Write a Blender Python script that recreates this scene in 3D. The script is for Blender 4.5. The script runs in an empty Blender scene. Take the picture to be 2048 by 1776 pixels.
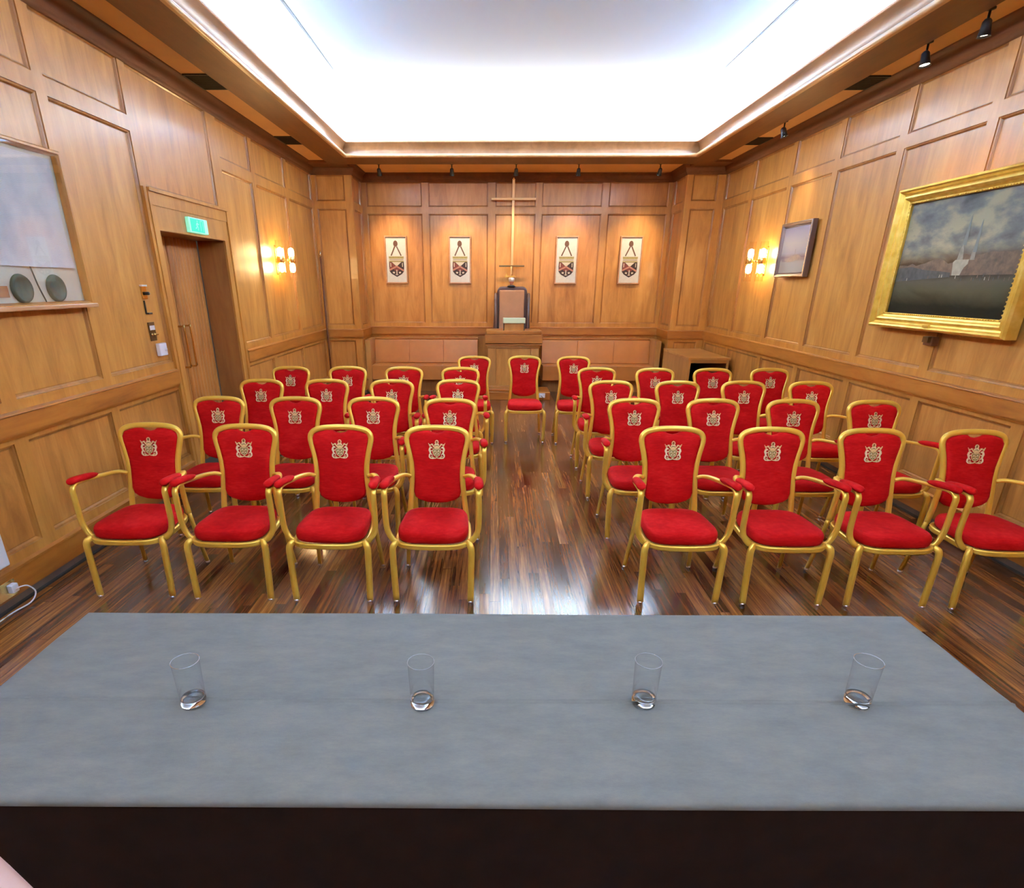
import bpy, bmesh, math, random
from math import sin, cos, radians, pi
from mathutils import Vector, Matrix
random.seed(4)
C = bpy.context.scene.collection
SC = bpy.context.scene

# ------------------------------------------------------------ room measures
XL, XR = -2.731, 3.417        # side walls
YB, YP, YR = 10.6, 9.9, -1.62 # alcove wall, pilaster fronts, wall behind the camera
PX0, PX1 = -2.13, 2.85        # inner sides of the pilasters
BX0, BX1, BY0, BY1 = -2.05, 2.75, -0.9, 9.18   # inner edge of the ceiling beam
ZS = 3.35                     # soffit
ZC = 3.87                     # ceiling

# ------------------------------------------------------------ materials
def mat(name):
    m = bpy.data.materials.new(name); m.use_nodes = True
    nt = m.node_tree
    return m, nt, nt.nodes['Principled BSDF'], nt.nodes, nt.links
def N(nt, t, **kw):
    n = nt.nodes.new(t)
    for k, v in kw.items():
        if k in n.inputs: n.inputs[k].default_value = v
        else: setattr(n, k, v)
    return n
def ramp(nt, stops, interp='LINEAR'):
    r = nt.nodes.new('ShaderNodeValToRGB'); e = r.color_ramp.elements
    r.color_ramp.interpolation = interp
    while len(e) < len(stops): e.new(0.5)
    for i, (p, c) in enumerate(stops):
        e[i].position = p; e[i].color = (*c, 1)
    return r
def plain(name, col, rough=.5, metal=0, coat=0, emit=0, ecol=None, noise=0, nscale=8, sheen=0, bump=0, spec=.5):
    m, nt, b, n, l = mat(name)
    b.inputs['Base Color'].default_value = (*col, 1)
    b.inputs['Roughness'].default_value = rough
    b.inputs['Metallic'].default_value = metal
    b.inputs['Coat Weight'].default_value = coat
    b.inputs['Coat Roughness'].default_value = .12
    b.inputs['Sheen Weight'].default_value = sheen
    b.inputs['Specular IOR Level'].default_value = spec
    if emit:
        b.inputs['Emission Color'].default_value = (*(ecol or col), 1); b.inputs['Emission Strength'].default_value = emit
    if noise or bump:
        tc = N(nt, 'ShaderNodeTexCoord'); t = N(nt, 'ShaderNodeTexNoise', Scale=nscale, Detail=5.0)
        l.new(tc.outputs['Object'], t.inputs['Vector'])
        if noise:
            r = ramp(nt, [(.25, tuple(c*(1-noise) for c in col)), (.75, tuple(min(1, c*(1+noise)) for c in col))])
            l.new(t.outputs['Fac'], r.inputs['Fac']); l.new(r.outputs['Color'], b.inputs['Base Color'])
        if bump:
            bp = N(nt, 'ShaderNodeBump', Strength=bump, Distance=.003)
            l.new(t.outputs['Fac'], bp.inputs['Height']); l.new(bp.outputs['Normal'], b.inputs['Normal'])
    return m
def wood(name, dark, mid, light, grain='Z', rough=.42, coat=.14, big=1.0, coatr=.14, stripe=.27):
    """veneer: long streaks along one axis plus soft cloudy figure and dark flecks"""
    m, nt, b, n, l = mat(name)
    geo = N(nt, 'ShaderNodeNewGeometry')
    sc = {'Z': (9, 9, 1.5), 'Y': (9, 1.5, 9), 'X': (1.5, 9, 9)}[grain]
    mp = N(nt, 'ShaderNodeMapping'); mp.inputs['Scale'].default_value = sc
    l.new(geo.outputs['Position'], mp.inputs['Vector'])
    t1 = N(nt, 'ShaderNodeTexNoise', Scale=1.0, Detail=7.0, Roughness=.66, Distortion=1.0)
    l.new(mp.outputs['Vector'], t1.inputs['Vector'])
    sc2 = {'Z': (2.8, 2.8, .8), 'Y': (2.8, .8, 2.8), 'X': (.8, 2.8, 2.8)}[grain]
    mp2 = N(nt, 'ShaderNodeMapping'); mp2.inputs['Scale'].default_value = tuple(s*big for s in sc2)
    l.new(geo.outputs['Position'], mp2.inputs['Vector'])
    t2 = N(nt, 'ShaderNodeTexNoise', Scale=1.0, Detail=3.0, Roughness=.5, Distortion=1.2)
    l.new(mp2.outputs['Vector'], t2.inputs['Vector'])
    sc3 = {'Z': (70, 70, 3), 'Y': (70, 3, 70), 'X': (3, 70, 70)}[grain]
    mp3 = N(nt, 'ShaderNodeMapping'); mp3.inputs['Scale'].default_value = sc3
    l.new(geo.outputs['Position'], mp3.inputs['Vector'])
    t3 = N(nt, 'ShaderNodeTexNoise', Scale=1.0, Detail=2.0)
    l.new(mp3.outputs['Vector'], t3.inputs['Vector'])
    a = N(nt, 'ShaderNodeMix', data_type='FLOAT'); a.inputs[0].default_value = .45
    l.new(t1.outputs['Fac'], a.inputs[2]); l.new(t2.outputs['Fac'], a.inputs[3])
    a2 = N(nt, 'ShaderNodeMix', data_type='FLOAT'); a2.inputs[0].default_value = .08
    l.new(a.outputs[0], a2.inputs[2]); l.new(t3.outputs['Fac'], a2.inputs[3])
    r = ramp(nt, [(.5-stripe*.5, dark), (.5, mid), (.5+stripe*.5, light)])
    l.new(a2.outputs[0], r.inputs['Fac']); l.new(r.outputs['Color'], b.inputs['Base Color'])
    b.inputs['Roughness'].default_value = rough
    b.inputs['Coat Weight'].default_value = coat; b.inputs['Coat Roughness'].default_value = coatr
    bp = N(nt, 'ShaderNodeBump', Strength=.06, Distance=.001)
    l.new(t3.outputs['Fac'], bp.inputs['Height']); l.new(bp.outputs['Normal'], b.inputs['Normal'])
    return m
M = {}
M['panel'] = wood('veneer_panel', (.33, .120, .018), (.47, .192, .034), (.59, .27, .060))
M['panel2'] = wood('veneer_panel_rosy', (.30, .102, .016), (.45, .172, .031), (.57, .245, .056))
M['frame'] = wood('oak_framing', (.34, .122, .017), (.45, .180, .029), (.54, .232, .044))
M['railY'] = wood('oak_rail_y', (.25, .072, .007), (.36, .112, .011), (.43, .15, .018), 'Y')
M['railX'] = wood('oak_rail_x', (.25, .072, .007), (.36, .112, .011), (.43, .15, .018), 'X')
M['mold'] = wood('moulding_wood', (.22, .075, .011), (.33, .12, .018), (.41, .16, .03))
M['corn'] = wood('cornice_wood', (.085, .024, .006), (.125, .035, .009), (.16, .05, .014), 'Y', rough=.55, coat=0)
M['beam'] = wood('beam_wood', (.12, .040, .014), (.16, .055, .020), (.20, .073, .028), 'Y', rough=.45, coat=.05)
M['fascia'] = wood('fascia_wood', (.36, .16, .07), (.46, .22, .10), (.55, .28, .14), 'Y', rough=.35, coat=.15)
M['deskwood'] = wood('desk_oak', (.38, .15, .028), (.50, .22, .045), (.58, .28, .07), 'X', coat=.6)
M['deskside'] = wood('desk_oak_side', (.34, .135, .028), (.44, .19, .042), (.52, .24, .06), 'Z', coat=.5)
M['door'] = wood('door_reeded_oak', (.26, .085, .014), (.40, .145, .026), (.50, .21, .045), big=.6)
M['jamb'] = wood('door_case_wood', (.23, .075, .016), (.30, .105, .024), (.36, .14, .034))
M['darkgap'] = plain('dark_gap', (.012, .008, .006), .8)
M['kick'] = plain('kick_strip', (.16, .10, .075), .6, noise=.2)
M['soffit'] = plain('soffit_tan', (.74, .45, .22), .55, noise=.06, nscale=3)
M['vent'] = plain('vent_dark', (.035, .03, .032), .5)
M['white'] = plain('ceiling_white', (.60, .765, .97), .85)
M['groove'] = plain('joint_shade', (.10, .09, .09), .9)  # shade of the narrow ceiling gap, as a dark colour
M['brass'] = plain('brass', (.80, .55, .20), .22, 1)
M['darkbrass'] = plain('bronze_plate', (.16, .09, .035), .35, .8)
M['chrome'] = plain('glide_metal', (.85, .85, .85), .25, 1)
M['leather'] = plain('tan_leather', (.48, .165, .032), .34, coat=.2, noise=.12, nscale=5, bump=.12)
M['dleather'] = plain('dark_leather', (.10, .042, .03), .35, coat=.2, noise=.2, nscale=6)
M['ileather'] = plain('brown_leather_panel', (.44, .19, .08), .55, noise=.08)
M['black'] = plain('black_metal', (.015, .013, .014), .35)
M['blackin'] = plain('cabinet_dark', (.012, .010, .010), .7)
M['plastic'] = plain('white_plastic', (.80, .80, .84), .4)
M['card'] = plain('cream_mount', (.72, .70, .55), .7)
M['linen'] = plain('cream_linen', (.56, .53, .45), .85, noise=.05, nscale=30)
M['pglass'] = None
M['greenshade'] = plain('pale_green_shade', (.72, .80, .50), .3)
M['skin'] = plain('skin', (.36, .20, .17), .5)
M['gthread'] = plain('gold_thread', (.85, .58, .26), .45, .25, noise=.15, nscale=120)
M['pthread'] = plain('pale_thread', (.92, .72, .45), .5, .1)
M['othread'] = plain('olive_thread', (.26, .19, .055), .6, .1)
M['rthread'] = plain('dark_red_ground', (.20, .012, .01), .8)
M['seal'] = plain('dark_green_wax', (.035, .075, .05), .6, coat=0, noise=.25, nscale=20)
M['greyframe'] = plain('grey_gilt_frame', (.20, .13, .115), .3, .5)
M['lightgilt'] = plain('silver_gilt', (.62, .50, .36), .25, .8)

def gold_mat():
    m, nt, b, n, l = mat('gold_lacquered_metal')
    b.inputs['Base Color'].default_value = (.84, .50, .065, 1)
    b.inputs['Metallic'].default_value = .45; b.inputs['Roughness'].default_value = .33
    b.inputs['Coat Weight'].default_value = .1
    return m
M['gold'] = gold_mat()
def gilt_mat():
    m, nt, b, n, l = mat('gilded_frame')
    tc = N(nt, 'ShaderNodeNewGeometry'); t = N(nt, 'ShaderNodeTexNoise', Scale=14.0, Detail=6.0)
    l.new(tc.outputs['Position'], t.inputs['Vector'])
    r = ramp(nt, [(.3, (.68, .40, .05)), (.55, (.80, .53, .09)), (.75, (.88, .64, .18))])
    l.new(t.outputs['Fac'], r.inputs['Fac']); l.new(r.outputs['Color'], b.inputs['Base Color'])
    b.inputs['Metallic'].default_value = .6; b.inputs['Roughness'].default_value = .33
    bp = N(nt, 'ShaderNodeBump', Strength=.12, Distance=.003)
    l.new(t.outputs['Fac'], bp.inputs['Height']); l.new(bp.outputs['Normal'], b.inputs['Normal'])
    return m
M['gilt'] = gilt_mat()
def velvet_mat():
    m, nt, b, n, l = mat('red_velvet')
    tc = N(nt, 'ShaderNodeTexCoord')
    oi = N(nt, 'ShaderNodeObjectInfo')
    mp = N(nt, 'ShaderNodeMapping'); mp.inputs['Scale'].default_value = (4, 4, 9)
    ad = N(nt, 'ShaderNodeVectorMath', operation='ADD')
    l.new(tc.outputs['Object'], ad.inputs[0]); l.new(oi.outputs['Location'], ad.inputs[1])
    l.new(ad.outputs[0], mp.inputs['Vector'])
    t = N(nt, 'ShaderNodeTexNoise', Scale=1.6, Detail=4.0, Roughness=.6); l.new(mp.outputs['Vector'], t.inputs['Vector'])
    mp2 = N(nt, 'ShaderNodeMapping'); mp2.inputs['Scale'].default_value = (30, 30, 170)
    l.new(ad.outputs[0], mp2.inputs['Vector'])
    t2 = N(nt, 'ShaderNodeTexNoise', Scale=1.0, Detail=2.0); l.new(mp2.outputs['Vector'], t2.inputs['Vector'])
    mx = N(nt, 'ShaderNodeMix', data_type='FLOAT'); mx.inputs[0].default_value = .4
    l.new(t.outputs['Fac'], mx.inputs[2]); l.new(t2.outputs['Fac'], mx.inputs[3])
    r = ramp(nt, [(.33, (.33, .0015, .0015)), (.5, (.44, .003, .003)), (.68, (.55, .010, .009))])
    l.new(mx.outputs[0], r.inputs['Fac']); l.new(r.outputs['Color'], b.inputs['Base Color'])
    b.inputs['Roughness'].default_value = .85; b.inputs['Specular IOR Level'].default_value = .1
    b.inputs['Sheen Weight'].default_value = .05; b.inputs['Sheen Roughness'].default_value = .4
    b.inputs['Sheen Tint'].default_value = (1, .25, .22, 1)
    return m
M['velvet'] = velvet_mat()
def cloth_mat():
    m, nt, b, n, l = mat('grey_tablecloth')
    tc = N(nt, 'ShaderNodeTexCoord')
    mp = N(nt, 'ShaderNodeMapping'); mp.inputs['Scale'].default_value = (4, 10, 4)
    l.new(tc.outputs['Object'], mp.inputs['Vector'])
    t = N(nt, 'ShaderNodeTexNoise', Scale=1.8, Detail=9.0, Roughness=.78); l.new(mp.outputs['Vector'], t.inputs['Vector'])
    r = ramp(nt, [(.3, (.108, .102, .094)), (.5, (.133, .122, .111)), (.7, (.162, .142, .124))])
    l.new(t.outputs['Fac'], r.inputs['Fac']); l.new(r.outputs['Color'], b.inputs['Base Color'])
    t2 = N(nt, 'ShaderNodeTexNoise', Scale=420.0, Detail=2.0); l.new(tc.outputs['Object'], t2.inputs['Vector'])
    bp = N(nt, 'ShaderNodeBump', Strength=.25, Distance=.001)
    l.new(t2.outputs['Fac'], bp.inputs['Height']); l.new(bp.outputs['Normal'], b.inputs['Normal'])
    b.inputs['Roughness'].default_value = .9; b.inputs['Specular IOR Level'].default_value = .25
    return m
M['cloth'] = cloth_mat()
M['skirt'] = plain('shaded_skirt', (.016, .0065, .005), .9, noise=.25, nscale=14, spec=.15)  # shade on the hanging cloth put into a near-black brown
def glass_mat():
    m, nt, b, n, l = mat('clear_glass')
    b.inputs['Base Color'].default_value = (1, 1, 1, 1)
    b.inputs['Transmission Weight'].default_value = 1; b.inputs['Roughness'].default_value = 0.0
    b.inputs['IOR'].default_value = 1.45
    return m
M['glass'] = glass_mat()
def thin_glass(name, tint=(1, 1, 1), refl=.10, rough=.02):
    m = bpy.data.materials.new(name); m.use_nodes = True; nt = m.node_tree; nt.nodes.clear()
    o = nt.nodes.new('ShaderNodeOutputMaterial'); t = nt.nodes.new('ShaderNodeBsdfTransparent')
    g = nt.nodes.new('ShaderNodeBsdfGlossy'); x = nt.nodes.new('ShaderNodeMixShader'); f = nt.nodes.new('ShaderNodeLayerWeight'); pw = nt.nodes.new('ShaderNodeMath'); pw.operation = 'POWER'; pw.inputs[1].default_value = 2.5
    ml = nt.nodes.new('ShaderNodeMath'); ml.operation = 'MULTIPLY_ADD'; ml.inputs[1].default_value = .9; ml.inputs[2].default_value = refl*.3
    t.inputs[0].default_value = (*tint, 1); g.inputs['Roughness'].default_value = rough
    f.inputs['Blend'].default_value = .5
    nt.links.new(f.outputs['Facing'], pw.inputs[0]); nt.links.new(pw.outputs[0], ml.inputs[0]); nt.links.new(ml.outputs[0], x.inputs[0]); nt.links.new(t.outputs[0], x.inputs[1]); nt.links.new(g.outputs[0], x.inputs[2])
    nt.links.new(x.outputs[0], o.inputs[0]); return m
M['tube'] = thin_glass('sconce_tube_glass', (1, .97, .92), .25)
M['pane'] = thin_glass('picture_glass', (1, 1, 1), .22)
M['bulb'] = plain('warm_bulb', (1, .8, .5), .4, emit=85, ecol=(1, .70, .34))
M['lampface'] = plain('spot_lamp_face', (1, .9, .75), .4, emit=14, ecol=(1, .86, .62))
M['exit'] = plain('exit_green_light', (0, .25, .12), .4, emit=.72, ecol=(0, .85, .42))
M['exitw'] = plain('exit_white_light', (.30, .50, .40), .4, emit=.5, ecol=(.22, .80, .50))

def floor_mat():
    m, nt, b, n, l = mat('strip_wood_floor')
    geo = N(nt, 'ShaderNodeNewGeometry'); sx = N(nt, 'ShaderNodeSeparateXYZ'); l.new(geo.outputs['Position'], sx.inputs[0])
    def mth(op, a, b_=None, c=None):
        q = N(nt, 'ShaderNodeMath', operation=op)
        for i, v in enumerate((a, b_, c)):
            if v is None: continue
            if isinstance(v, (int, float)): q.inputs[i].default_value = v
            else: l.new(v, q.inputs[i])
        return q.outputs[0]
    W, L = .062, 1.7
    xs = mth('DIVIDE', sx.outputs['X'], W); row = mth('FLOOR', xs); fx = mth('FRACT', xs)
    wn = N(nt, 'ShaderNodeTexWhiteNoise', noise_dimensions='1D'); l.new(row, wn.inputs['W'])
    ys = mth('ADD', mth('DIVIDE', sx.outputs['Y'], L), mth('MULTIPLY', wn.outputs['Value'], 7.3))
    col = mth('FLOOR', ys); fy = mth('FRACT', ys)
    cb = N(nt, 'ShaderNodeCombineXYZ'); l.new(row, cb.inputs[0]); l.new(col, cb.inputs[1])
    wn2 = N(nt, 'ShaderNodeTexWhiteNoise', noise_dimensions='3D'); l.new(cb.outputs[0], wn2.inputs['Vector'])
    mp = N(nt, 'ShaderNodeMapping'); mp.inputs['Scale'].default_value = (60, 2.2, 1)
    sh = N(nt, 'ShaderNodeVectorMath', operation='ADD'); l.new(geo.outputs['Position'], sh.inputs[0])
    vs = N(nt, 'ShaderNodeVectorMath', operation='SCALE'); l.new(wn2.outputs['Color'], vs.inputs[0]); vs.inputs['Scale'].default_value = 9
    l.new(vs.outputs[0], sh.inputs[1]); l.new(sh.outputs[0], mp.inputs['Vector'])
    t = N(nt, 'ShaderNodeTexNoise', Scale=1.0, Detail=6.0, Roughness=.65, Distortion=.5); l.new(mp.outputs['Vector'], t.inputs['Vector'])
    v = mth('ADD', mth('MULTIPLY', wn2.outputs['Value'], .42), mth('MULTIPLY_ADD', t.outputs['Fac'], 1.5, -.52))
    r = ramp(nt, [(.18, (.040, .012, .004)), (.38, (.115, .034, .009)), (.58, (.20, .062, .014)), (.78, (.32, .115, .026)), (.97, (.45, .19, .045))])
    l.new(v, r.inputs['Fac'])
    ex = mth('MINIMUM', fx, mth('SUBTRACT', 1.0, fx)); ey = mth('MULTIPLY', mth('MINIMUM', fy, mth('SUBTRACT', 1.0, fy)), L/W)
    e = mth('MINIMUM', ex, ey); gap = mth('LESS_THAN', e, .018)
    mix = N(nt, 'ShaderNodeMix', data_type='RGBA'); l.new(gap, mix.inputs[0]); l.new(r.outputs['Color'], mix.inputs[6]); mix.inputs[7].default_value = (.012, .006, .004, 1)
    l.new(mix.outputs[2], b.inputs['Base Color'])
    l.new(mth('MULTIPLY_ADD', wn2.outputs['Value'], .07, .16), b.inputs['Roughness'])
    b.inputs['Specular IOR Level'].default_value = .45
    b.inputs['Coat Weight'].default_value = .16; b.inputs['Coat Roughness'].default_value = .12
    h = mth('SUBTRACT', mth('MULTIPLY', t.outputs['Fac'], .35), gap)
    h2 = mth('ADD', h, mth('MULTIPLY', wn2.outputs['Value'], .15))
    bp = N(nt, 'ShaderNodeBump', Strength=.12, Distance=.0015); l.new(h2, bp.inputs['Height'])
    l.new(bp.outputs['Normal'], b.inputs['Normal'])
    return m
M['floor'] = floor_mat()

# ------------------------------------------------------------ mesh builder
class MB:
    def __init__(s): s.v = []; s.f = []; s.m = []; s.sm = []
    def add(s, verts, faces, mi=0, smooth=False):
        o = len(s.v); s.v += [tuple(p) for p in verts]
        for f in faces: s.f.append(tuple(i+o for i in f)); s.m.append(mi); s.sm.append(smooth)
        return s
    def box(s, x0, x1, y0, y1, z0, z1, mi=0):
        v = [(x, y, z) for x in (x0, x1) for y in (y0, y1) for z in (z0, z1)]
        return s.add(v, [(0,1,3,2),(4,6,7,5),(0,4,5,1),(2,3,7,6),(0,2,6,4),(1,5,7,3)], mi)
    def sweep(s, path, sec, ref=(0,1,0), mi=0, smooth=True, closed=False, cap=True, scale=None):
        """sec: list of (a,b): a across (perpendicular to ref), b along ref-ish"""
        P = [Vector(p) for p in path]; n = len(P); k = len(sec); vs = []
        for i in range(n):
            if closed: t = P[(i+1) % n]-P[i-1]
            else: t = P[min(i+1, n-1)]-P[max(i-1, 0)]
            t.normalize()
            r = Vector(ref[i]) if isinstance(ref, list) else Vector(ref)
            a = t.cross(r)
            if a.length < 1e-5: a = t.cross(Vector((1, 0, .01)))
            a.normalize(); b = a.cross(t).normalized()
            g = scale[i] if scale else 1
            g = g if isinstance(g, tuple) else (g, g)
            for (u, w) in sec: vs.append(P[i]+a*u*g[0]+b*w*g[1])
        fs = []
        for i in range(n if closed else n-1):
            j = (i+1) % n
            for q in range(k): fs.append((i*k+q, i*k+(q+1) % k, j*k+(q+1) % k, j*k+q))
        if cap and not closed: fs += [tuple(range(k))[::-1], tuple((n-1)*k+q for q in range(k))]
        return s.add(vs, fs, mi, smooth)
    def tube(s, path, r, n=10, mi=0, closed=False):
        return s.sweep(path, [(r*cos(2*pi*i/n), r*sin(2*pi*i/n)) for i in range(n)], (0.01, 1, .02), mi, True, closed)
    def lathe(s, prof, cx=0, cy=0, cz=0, n=24, mi=0, smooth=True, axis='Z', closed=False):
        k = len(prof); vs = []
        for i in range(n):
            a = 2*pi*i/n
            for (r, z) in prof:
                if axis == 'Z': vs.append((cx+r*cos(a), cy+r*sin(a), cz+z))
                elif axis == 'X': vs.append((cx+z, cy+r*cos(a), cz+r*sin(a)))
                else: vs.append((cx+r*cos(a), cy+z, cz+r*sin(a)))
        fs = []
        for i in range(n):
            j = (i+1) % n
            for q in range(k if closed else k-1):
                w = (q+1) % k
                fs.append((i*k+q, j*k+q, j*k+w, i*k+w))
        return s.add(vs, fs, mi, smooth)
    def prism(s, poly, fn, d0, d1, mi=0):
        """extrude a 2D polygon (u,v) through fn(u,v,d)"""
        n = len(poly); vs = [fn(u, v, d0) for u, v in poly]+[fn(u, v, d1) for u, v in poly]
        return s.add(vs, [tuple(range(n)), tuple(range(2*n-1, n-1, -1))]+[(i, (i+1) % n, (i+1) % n+n, i+n) for i in range(n)], mi)
    def stroke(s, pts, w, fn, d0, d1, mi=0):
        L = []; R = []; n = len(pts)
        for i, (x, y) in enumerate(pts):
            x0, y0 = pts[max(i-1, 0)]; x1, y1 = pts[min(i+1, n-1)]
            dx, dy = x1-x0, y1-y0; q = math.hypot(dx, dy) or 1
            ww = (w[i] if isinstance(w, (list, tuple)) else w)*.5
            L.append((x-dy/q*ww, y+dx/q*ww)); R.append((x+dy/q*ww, y-dx/q*ww))
        for i in range(n-1): s.prism([L[i], L[i+1], R[i+1], R[i]], fn, d0, d1, mi)
        return s
    def ring(s, u0, u1, v0, v1, prof, fn, mi=0, smooth=False):
        """mitred rectangular ring; prof = (inset, d); mi may be a list per strip"""
        vs = []
        for (i, d) in prof:
            vs += [fn(u0+i, v0+i, d), fn(u1-i, v0+i, d), fn(u1-i, v1-i, d), fn(u0+i, v1-i, d)]
        for k in range(len(prof)-1):
            mm = mi[k] if isinstance(mi, list) else mi
            fs = [(k*4+q, k*4+(q+1) % 4, k*4+4+(q+1) % 4, k*4+4+q) for q in range(4)]
            o = len(s.v)
            if k == 0: s.v += [tuple(p) for p in vs]; base = o
            for f in fs: s.f.append(tuple(base+i for i in f)); s.m.append(mm); s.sm.append(smooth)
        return s
    def build(s, name, mats, parent=None, loc=None, recalc=True, bevel=0, kind=None):
        me = bpy.data.meshes.new(name); me.from_pydata(s.v, [], s.f)
        for mm in (mats if isinstance(mats, (list, tuple)) else [mats]): me.materials.append(M[mm] if isinstance(mm, str) else mm)
        me.polygons.foreach_set('material_index', s.m); me.polygons.foreach_set('use_smooth', s.sm)
        if recalc:
            bm = bmesh.new(); bm.from_mesh(me); bmesh.ops.recalc_face_normals(bm, faces=bm.faces); bm.to_mesh(me); bm.free()
        me.update()
        o = bpy.data.objects.new(name, me); C.objects.link(o)
        if parent: o.parent = parent
        if loc: o.location = loc
        if bevel:
            b = o.modifiers.new('bev', 'BEVEL'); b.width = bevel; b.segments = 2; b.limit_method = 'ANGLE'; b.harden_normals = False
        if kind: o['kind'] = kind
        return o
def tag(o, label, cat, group=None):
    o['label'] = label; o['category'] = cat
    if group: o['group'] = group
    return o
def thing(name, label, cat, loc=(0, 0, 0), group=None):
    o = bpy.data.objects.new(name, None); C.objects.link(o); o.location = loc; o.empty_display_size = .1
    return tag(o, label, cat, group)
def dup(root, loc, label):
    r = root.copy(); C.objects.link(r); r.location = loc; r['label'] = label
    for ch in list(root.children):
        c = ch.copy(); C.objects.link(c); c.parent = r
        for g in list(ch.children):
            d = g.copy(); C.objects.link(d); d.parent = c
    return r
def smooth_path(pts, n=4, closed=False):
    P = [Vector(p) for p in pts]; out = []; m = len(P)
    rng = range(m) if closed else range(m-1)
    for i in rng:
        p0 = P[i-1] if (closed or i > 0) else P[0]*2-P[1]
        p1 = P[i]; p2 = P[(i+1) % m]
        p3 = P[(i+2) % m] if (closed or i+2 < m) else P[-1]*2-P[-2]
        for k in range(n):
            t = k/n
            out.append(.5*((2*p1)+(p2-p0)*t+(2*p0-5*p1+4*p2-p3)*t*t+(3*p1-p0-3*p2+p3)*t**3))
    if not closed: out.append(P[-1])
    return out

# wall coordinate maps: (u, v, d) with d pointing into the room
Lf = lambda u, v, d: (XL+d, u, v)
Rf = lambda u, v, d: (XR-d, u, v)
Bf = lambda u, v, d: (u, YB-d, v)
Ff = lambda u, v, d: (u, YP-d, v)
Rearf = lambda u, v, d: (u, YR+d, v)
PLf = lambda u, v, d: (PX0+d, u, v)
PRf = lambda u, v, d: (PX1-d, u, v)

def panelled(mb, fn, U0, U1, V0, V1, panels, holes=()):
    us = sorted({U0, U1, *[p[i] for p in list(panels)+list(holes) for i in (0, 1)]})
    vs = sorted({V0, V1, *[p[i] for p in list(panels)+list(holes) for i in (2, 3)]})
    us = [u for u in us if U0 <= u <= U1]; vs = [v for v in vs if V0 <= v <= V1]
    def inside(u, v, rs): return any(r[0] < u < r[1] and r[2] < v < r[3] for r in rs)
    for i in range(len(us)-1):
        for j in range(len(vs)-1):
            cu, cv = (us[i]+us[i+1])/2, (vs[j]+vs[j+1])/2
            if inside(cu, cv, panels) or inside(cu, cv, holes): continue
            mb.add([fn(us[i], vs[j], 0), fn(us[i+1], vs[j], 0), fn(us[i+1], vs[j+1], 0), fn(us[i], vs[j+1], 0)], [(0, 1, 2, 3)], 0)
    for k, p in enumerate(panels):
        a, b, c, d = p[:4]
        mb.ring(a, b, c, d, [(0, 0), (.001, -.007), (.012, -.010), (.020, -.022), (.026, -.022)], fn, [2, 2, 2, 2])
        i = .026
        mb.add([fn(a+i, c+i, -.022), fn(b-i, c+i, -.022), fn(b-i, d-i, -.022), fn(a+i, d-i, -.022)], [(0, 1, 2, 3)], 1 if (k*7 % 3) else 3)
WM = ['frame', 'panel', 'mold', 'panel2']
def bands(u0, u1):
    return [(u0, u1, .28, .865), (u0, u1, 1.10, 2.78), (u0, u1, 2.88, 3.235)]

# ------------------------------------------------------------ walls
mb = MB(); pans = []
for a, b in ((-1.55, -.95), (-.85, .07), (.17, 1.09), (1.19, 2.18), (2.28, 3.19), (3.30, 4.105), (4.20, 5.07)): pans += bands(a, b)
for a, b in ((6.66, 7.46), (7.57, 8.64), (8.74, 9.84)): pans += bands(a, b)
pans.append((5.16, 6.45, 2.42, 3.235))
panelled(mb, Lf, YR, YP, 0, 3.36, pans, [(5.22, 6.45, 0, 2.12)])
mb.build('wall_left', WM, kind='structure')
mb = MB(); pans = []
for a, b in ((-1.55, -1.25), (-1.15, -.25), (-.15, .76), (.86, 1.77), (1.87, 2.76), (2.86, 3.75), (3.85, 4.75), (4.85, 5.73), (5.83, 6.74), (6.84, 7.72), (7.82, 8.83), (8.93, 9.84)): pans += bands(a, b)
panelled(mb, Rf, YR, YP, 0, 3.36, pans)
mb.build('wall_right', WM, kind='structure')
mb = MB(); pans = []
for a, b in ((-2.06, -1.16), (-1.06, -.09), (.02, .68), (.77, 1.74), (1.84, 2.79)): pans += bands(a, b)[1:]
panelled(mb, Bf, PX0, PX1, 0, 3.36, pans)
pans = bands(-2.68, -2.24); panelled(mb, Ff, XL, PX0, 0, 3.36, pans)
pans = bands(2.94, 3.31); panelled(mb, Ff, PX1, XR, 0, 3.36, pans)
for fn in (PLf, PRf): panelled(mb, fn, YP, YB, 0, 3.36, [(10.0, 10.5, 1.10, 2.78), (10.0, 10.5, 2.88, 3.235)])
mb.build('wall_back', WM, kind='structure')
mb = MB(); pans = []
for k in range(6): a = XL+.08+k*1.01; pans += bands(a, a+.92)
panelled(mb, Rearf, XL, XR, 0, 3.36, pans)
mb.build('wall_rear', WM, kind='structure')
MB().box(XL, XR, YR, YB, -.05, 0).build('floor', 'floor', kind='structure')

# ------------------------------------------------------------ swept trims
def prof_sweep(mb, path, prof, mi_of=lambda i: 0, smooth=False, closed=False):
    """path: 2D points with the room on the right-hand side; prof: (d, z)"""
    P = [Vector(p) for p in path]; n = len(P); k = len(prof); offs = []
    for i in range(n):
        def nrm(a, b): t = (b-a).normalized(); return Vector((t.y, -t.x))
        if closed or 0 < i < n-1:
            n0, n1 = nrm(P[i-1], P[i]), nrm(P[i], P[(i+1) % n])
            m = (n0+n1).normalized(); m = m/max(.2, m.dot(n0))
        else: m = nrm(P[0], P[1]) if i == 0 else nrm(P[-2], P[-1])
        offs.append(m)
    for i in range(n if closed else n-1):
        j = (i+1) % n
        vs = []
        for q in (i, j):
            for (d, z) in prof: e = P[q]+offs[q]*d; vs.append((e.x, e.y, z))
        fs = [(t, t+1, k+t+1, k+t) for t in range(k-1)]
        mb.add(vs, fs, mi_of(i), smooth)
        if not closed and (i == 0 or i == n-2):
            pass
    return mb
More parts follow.
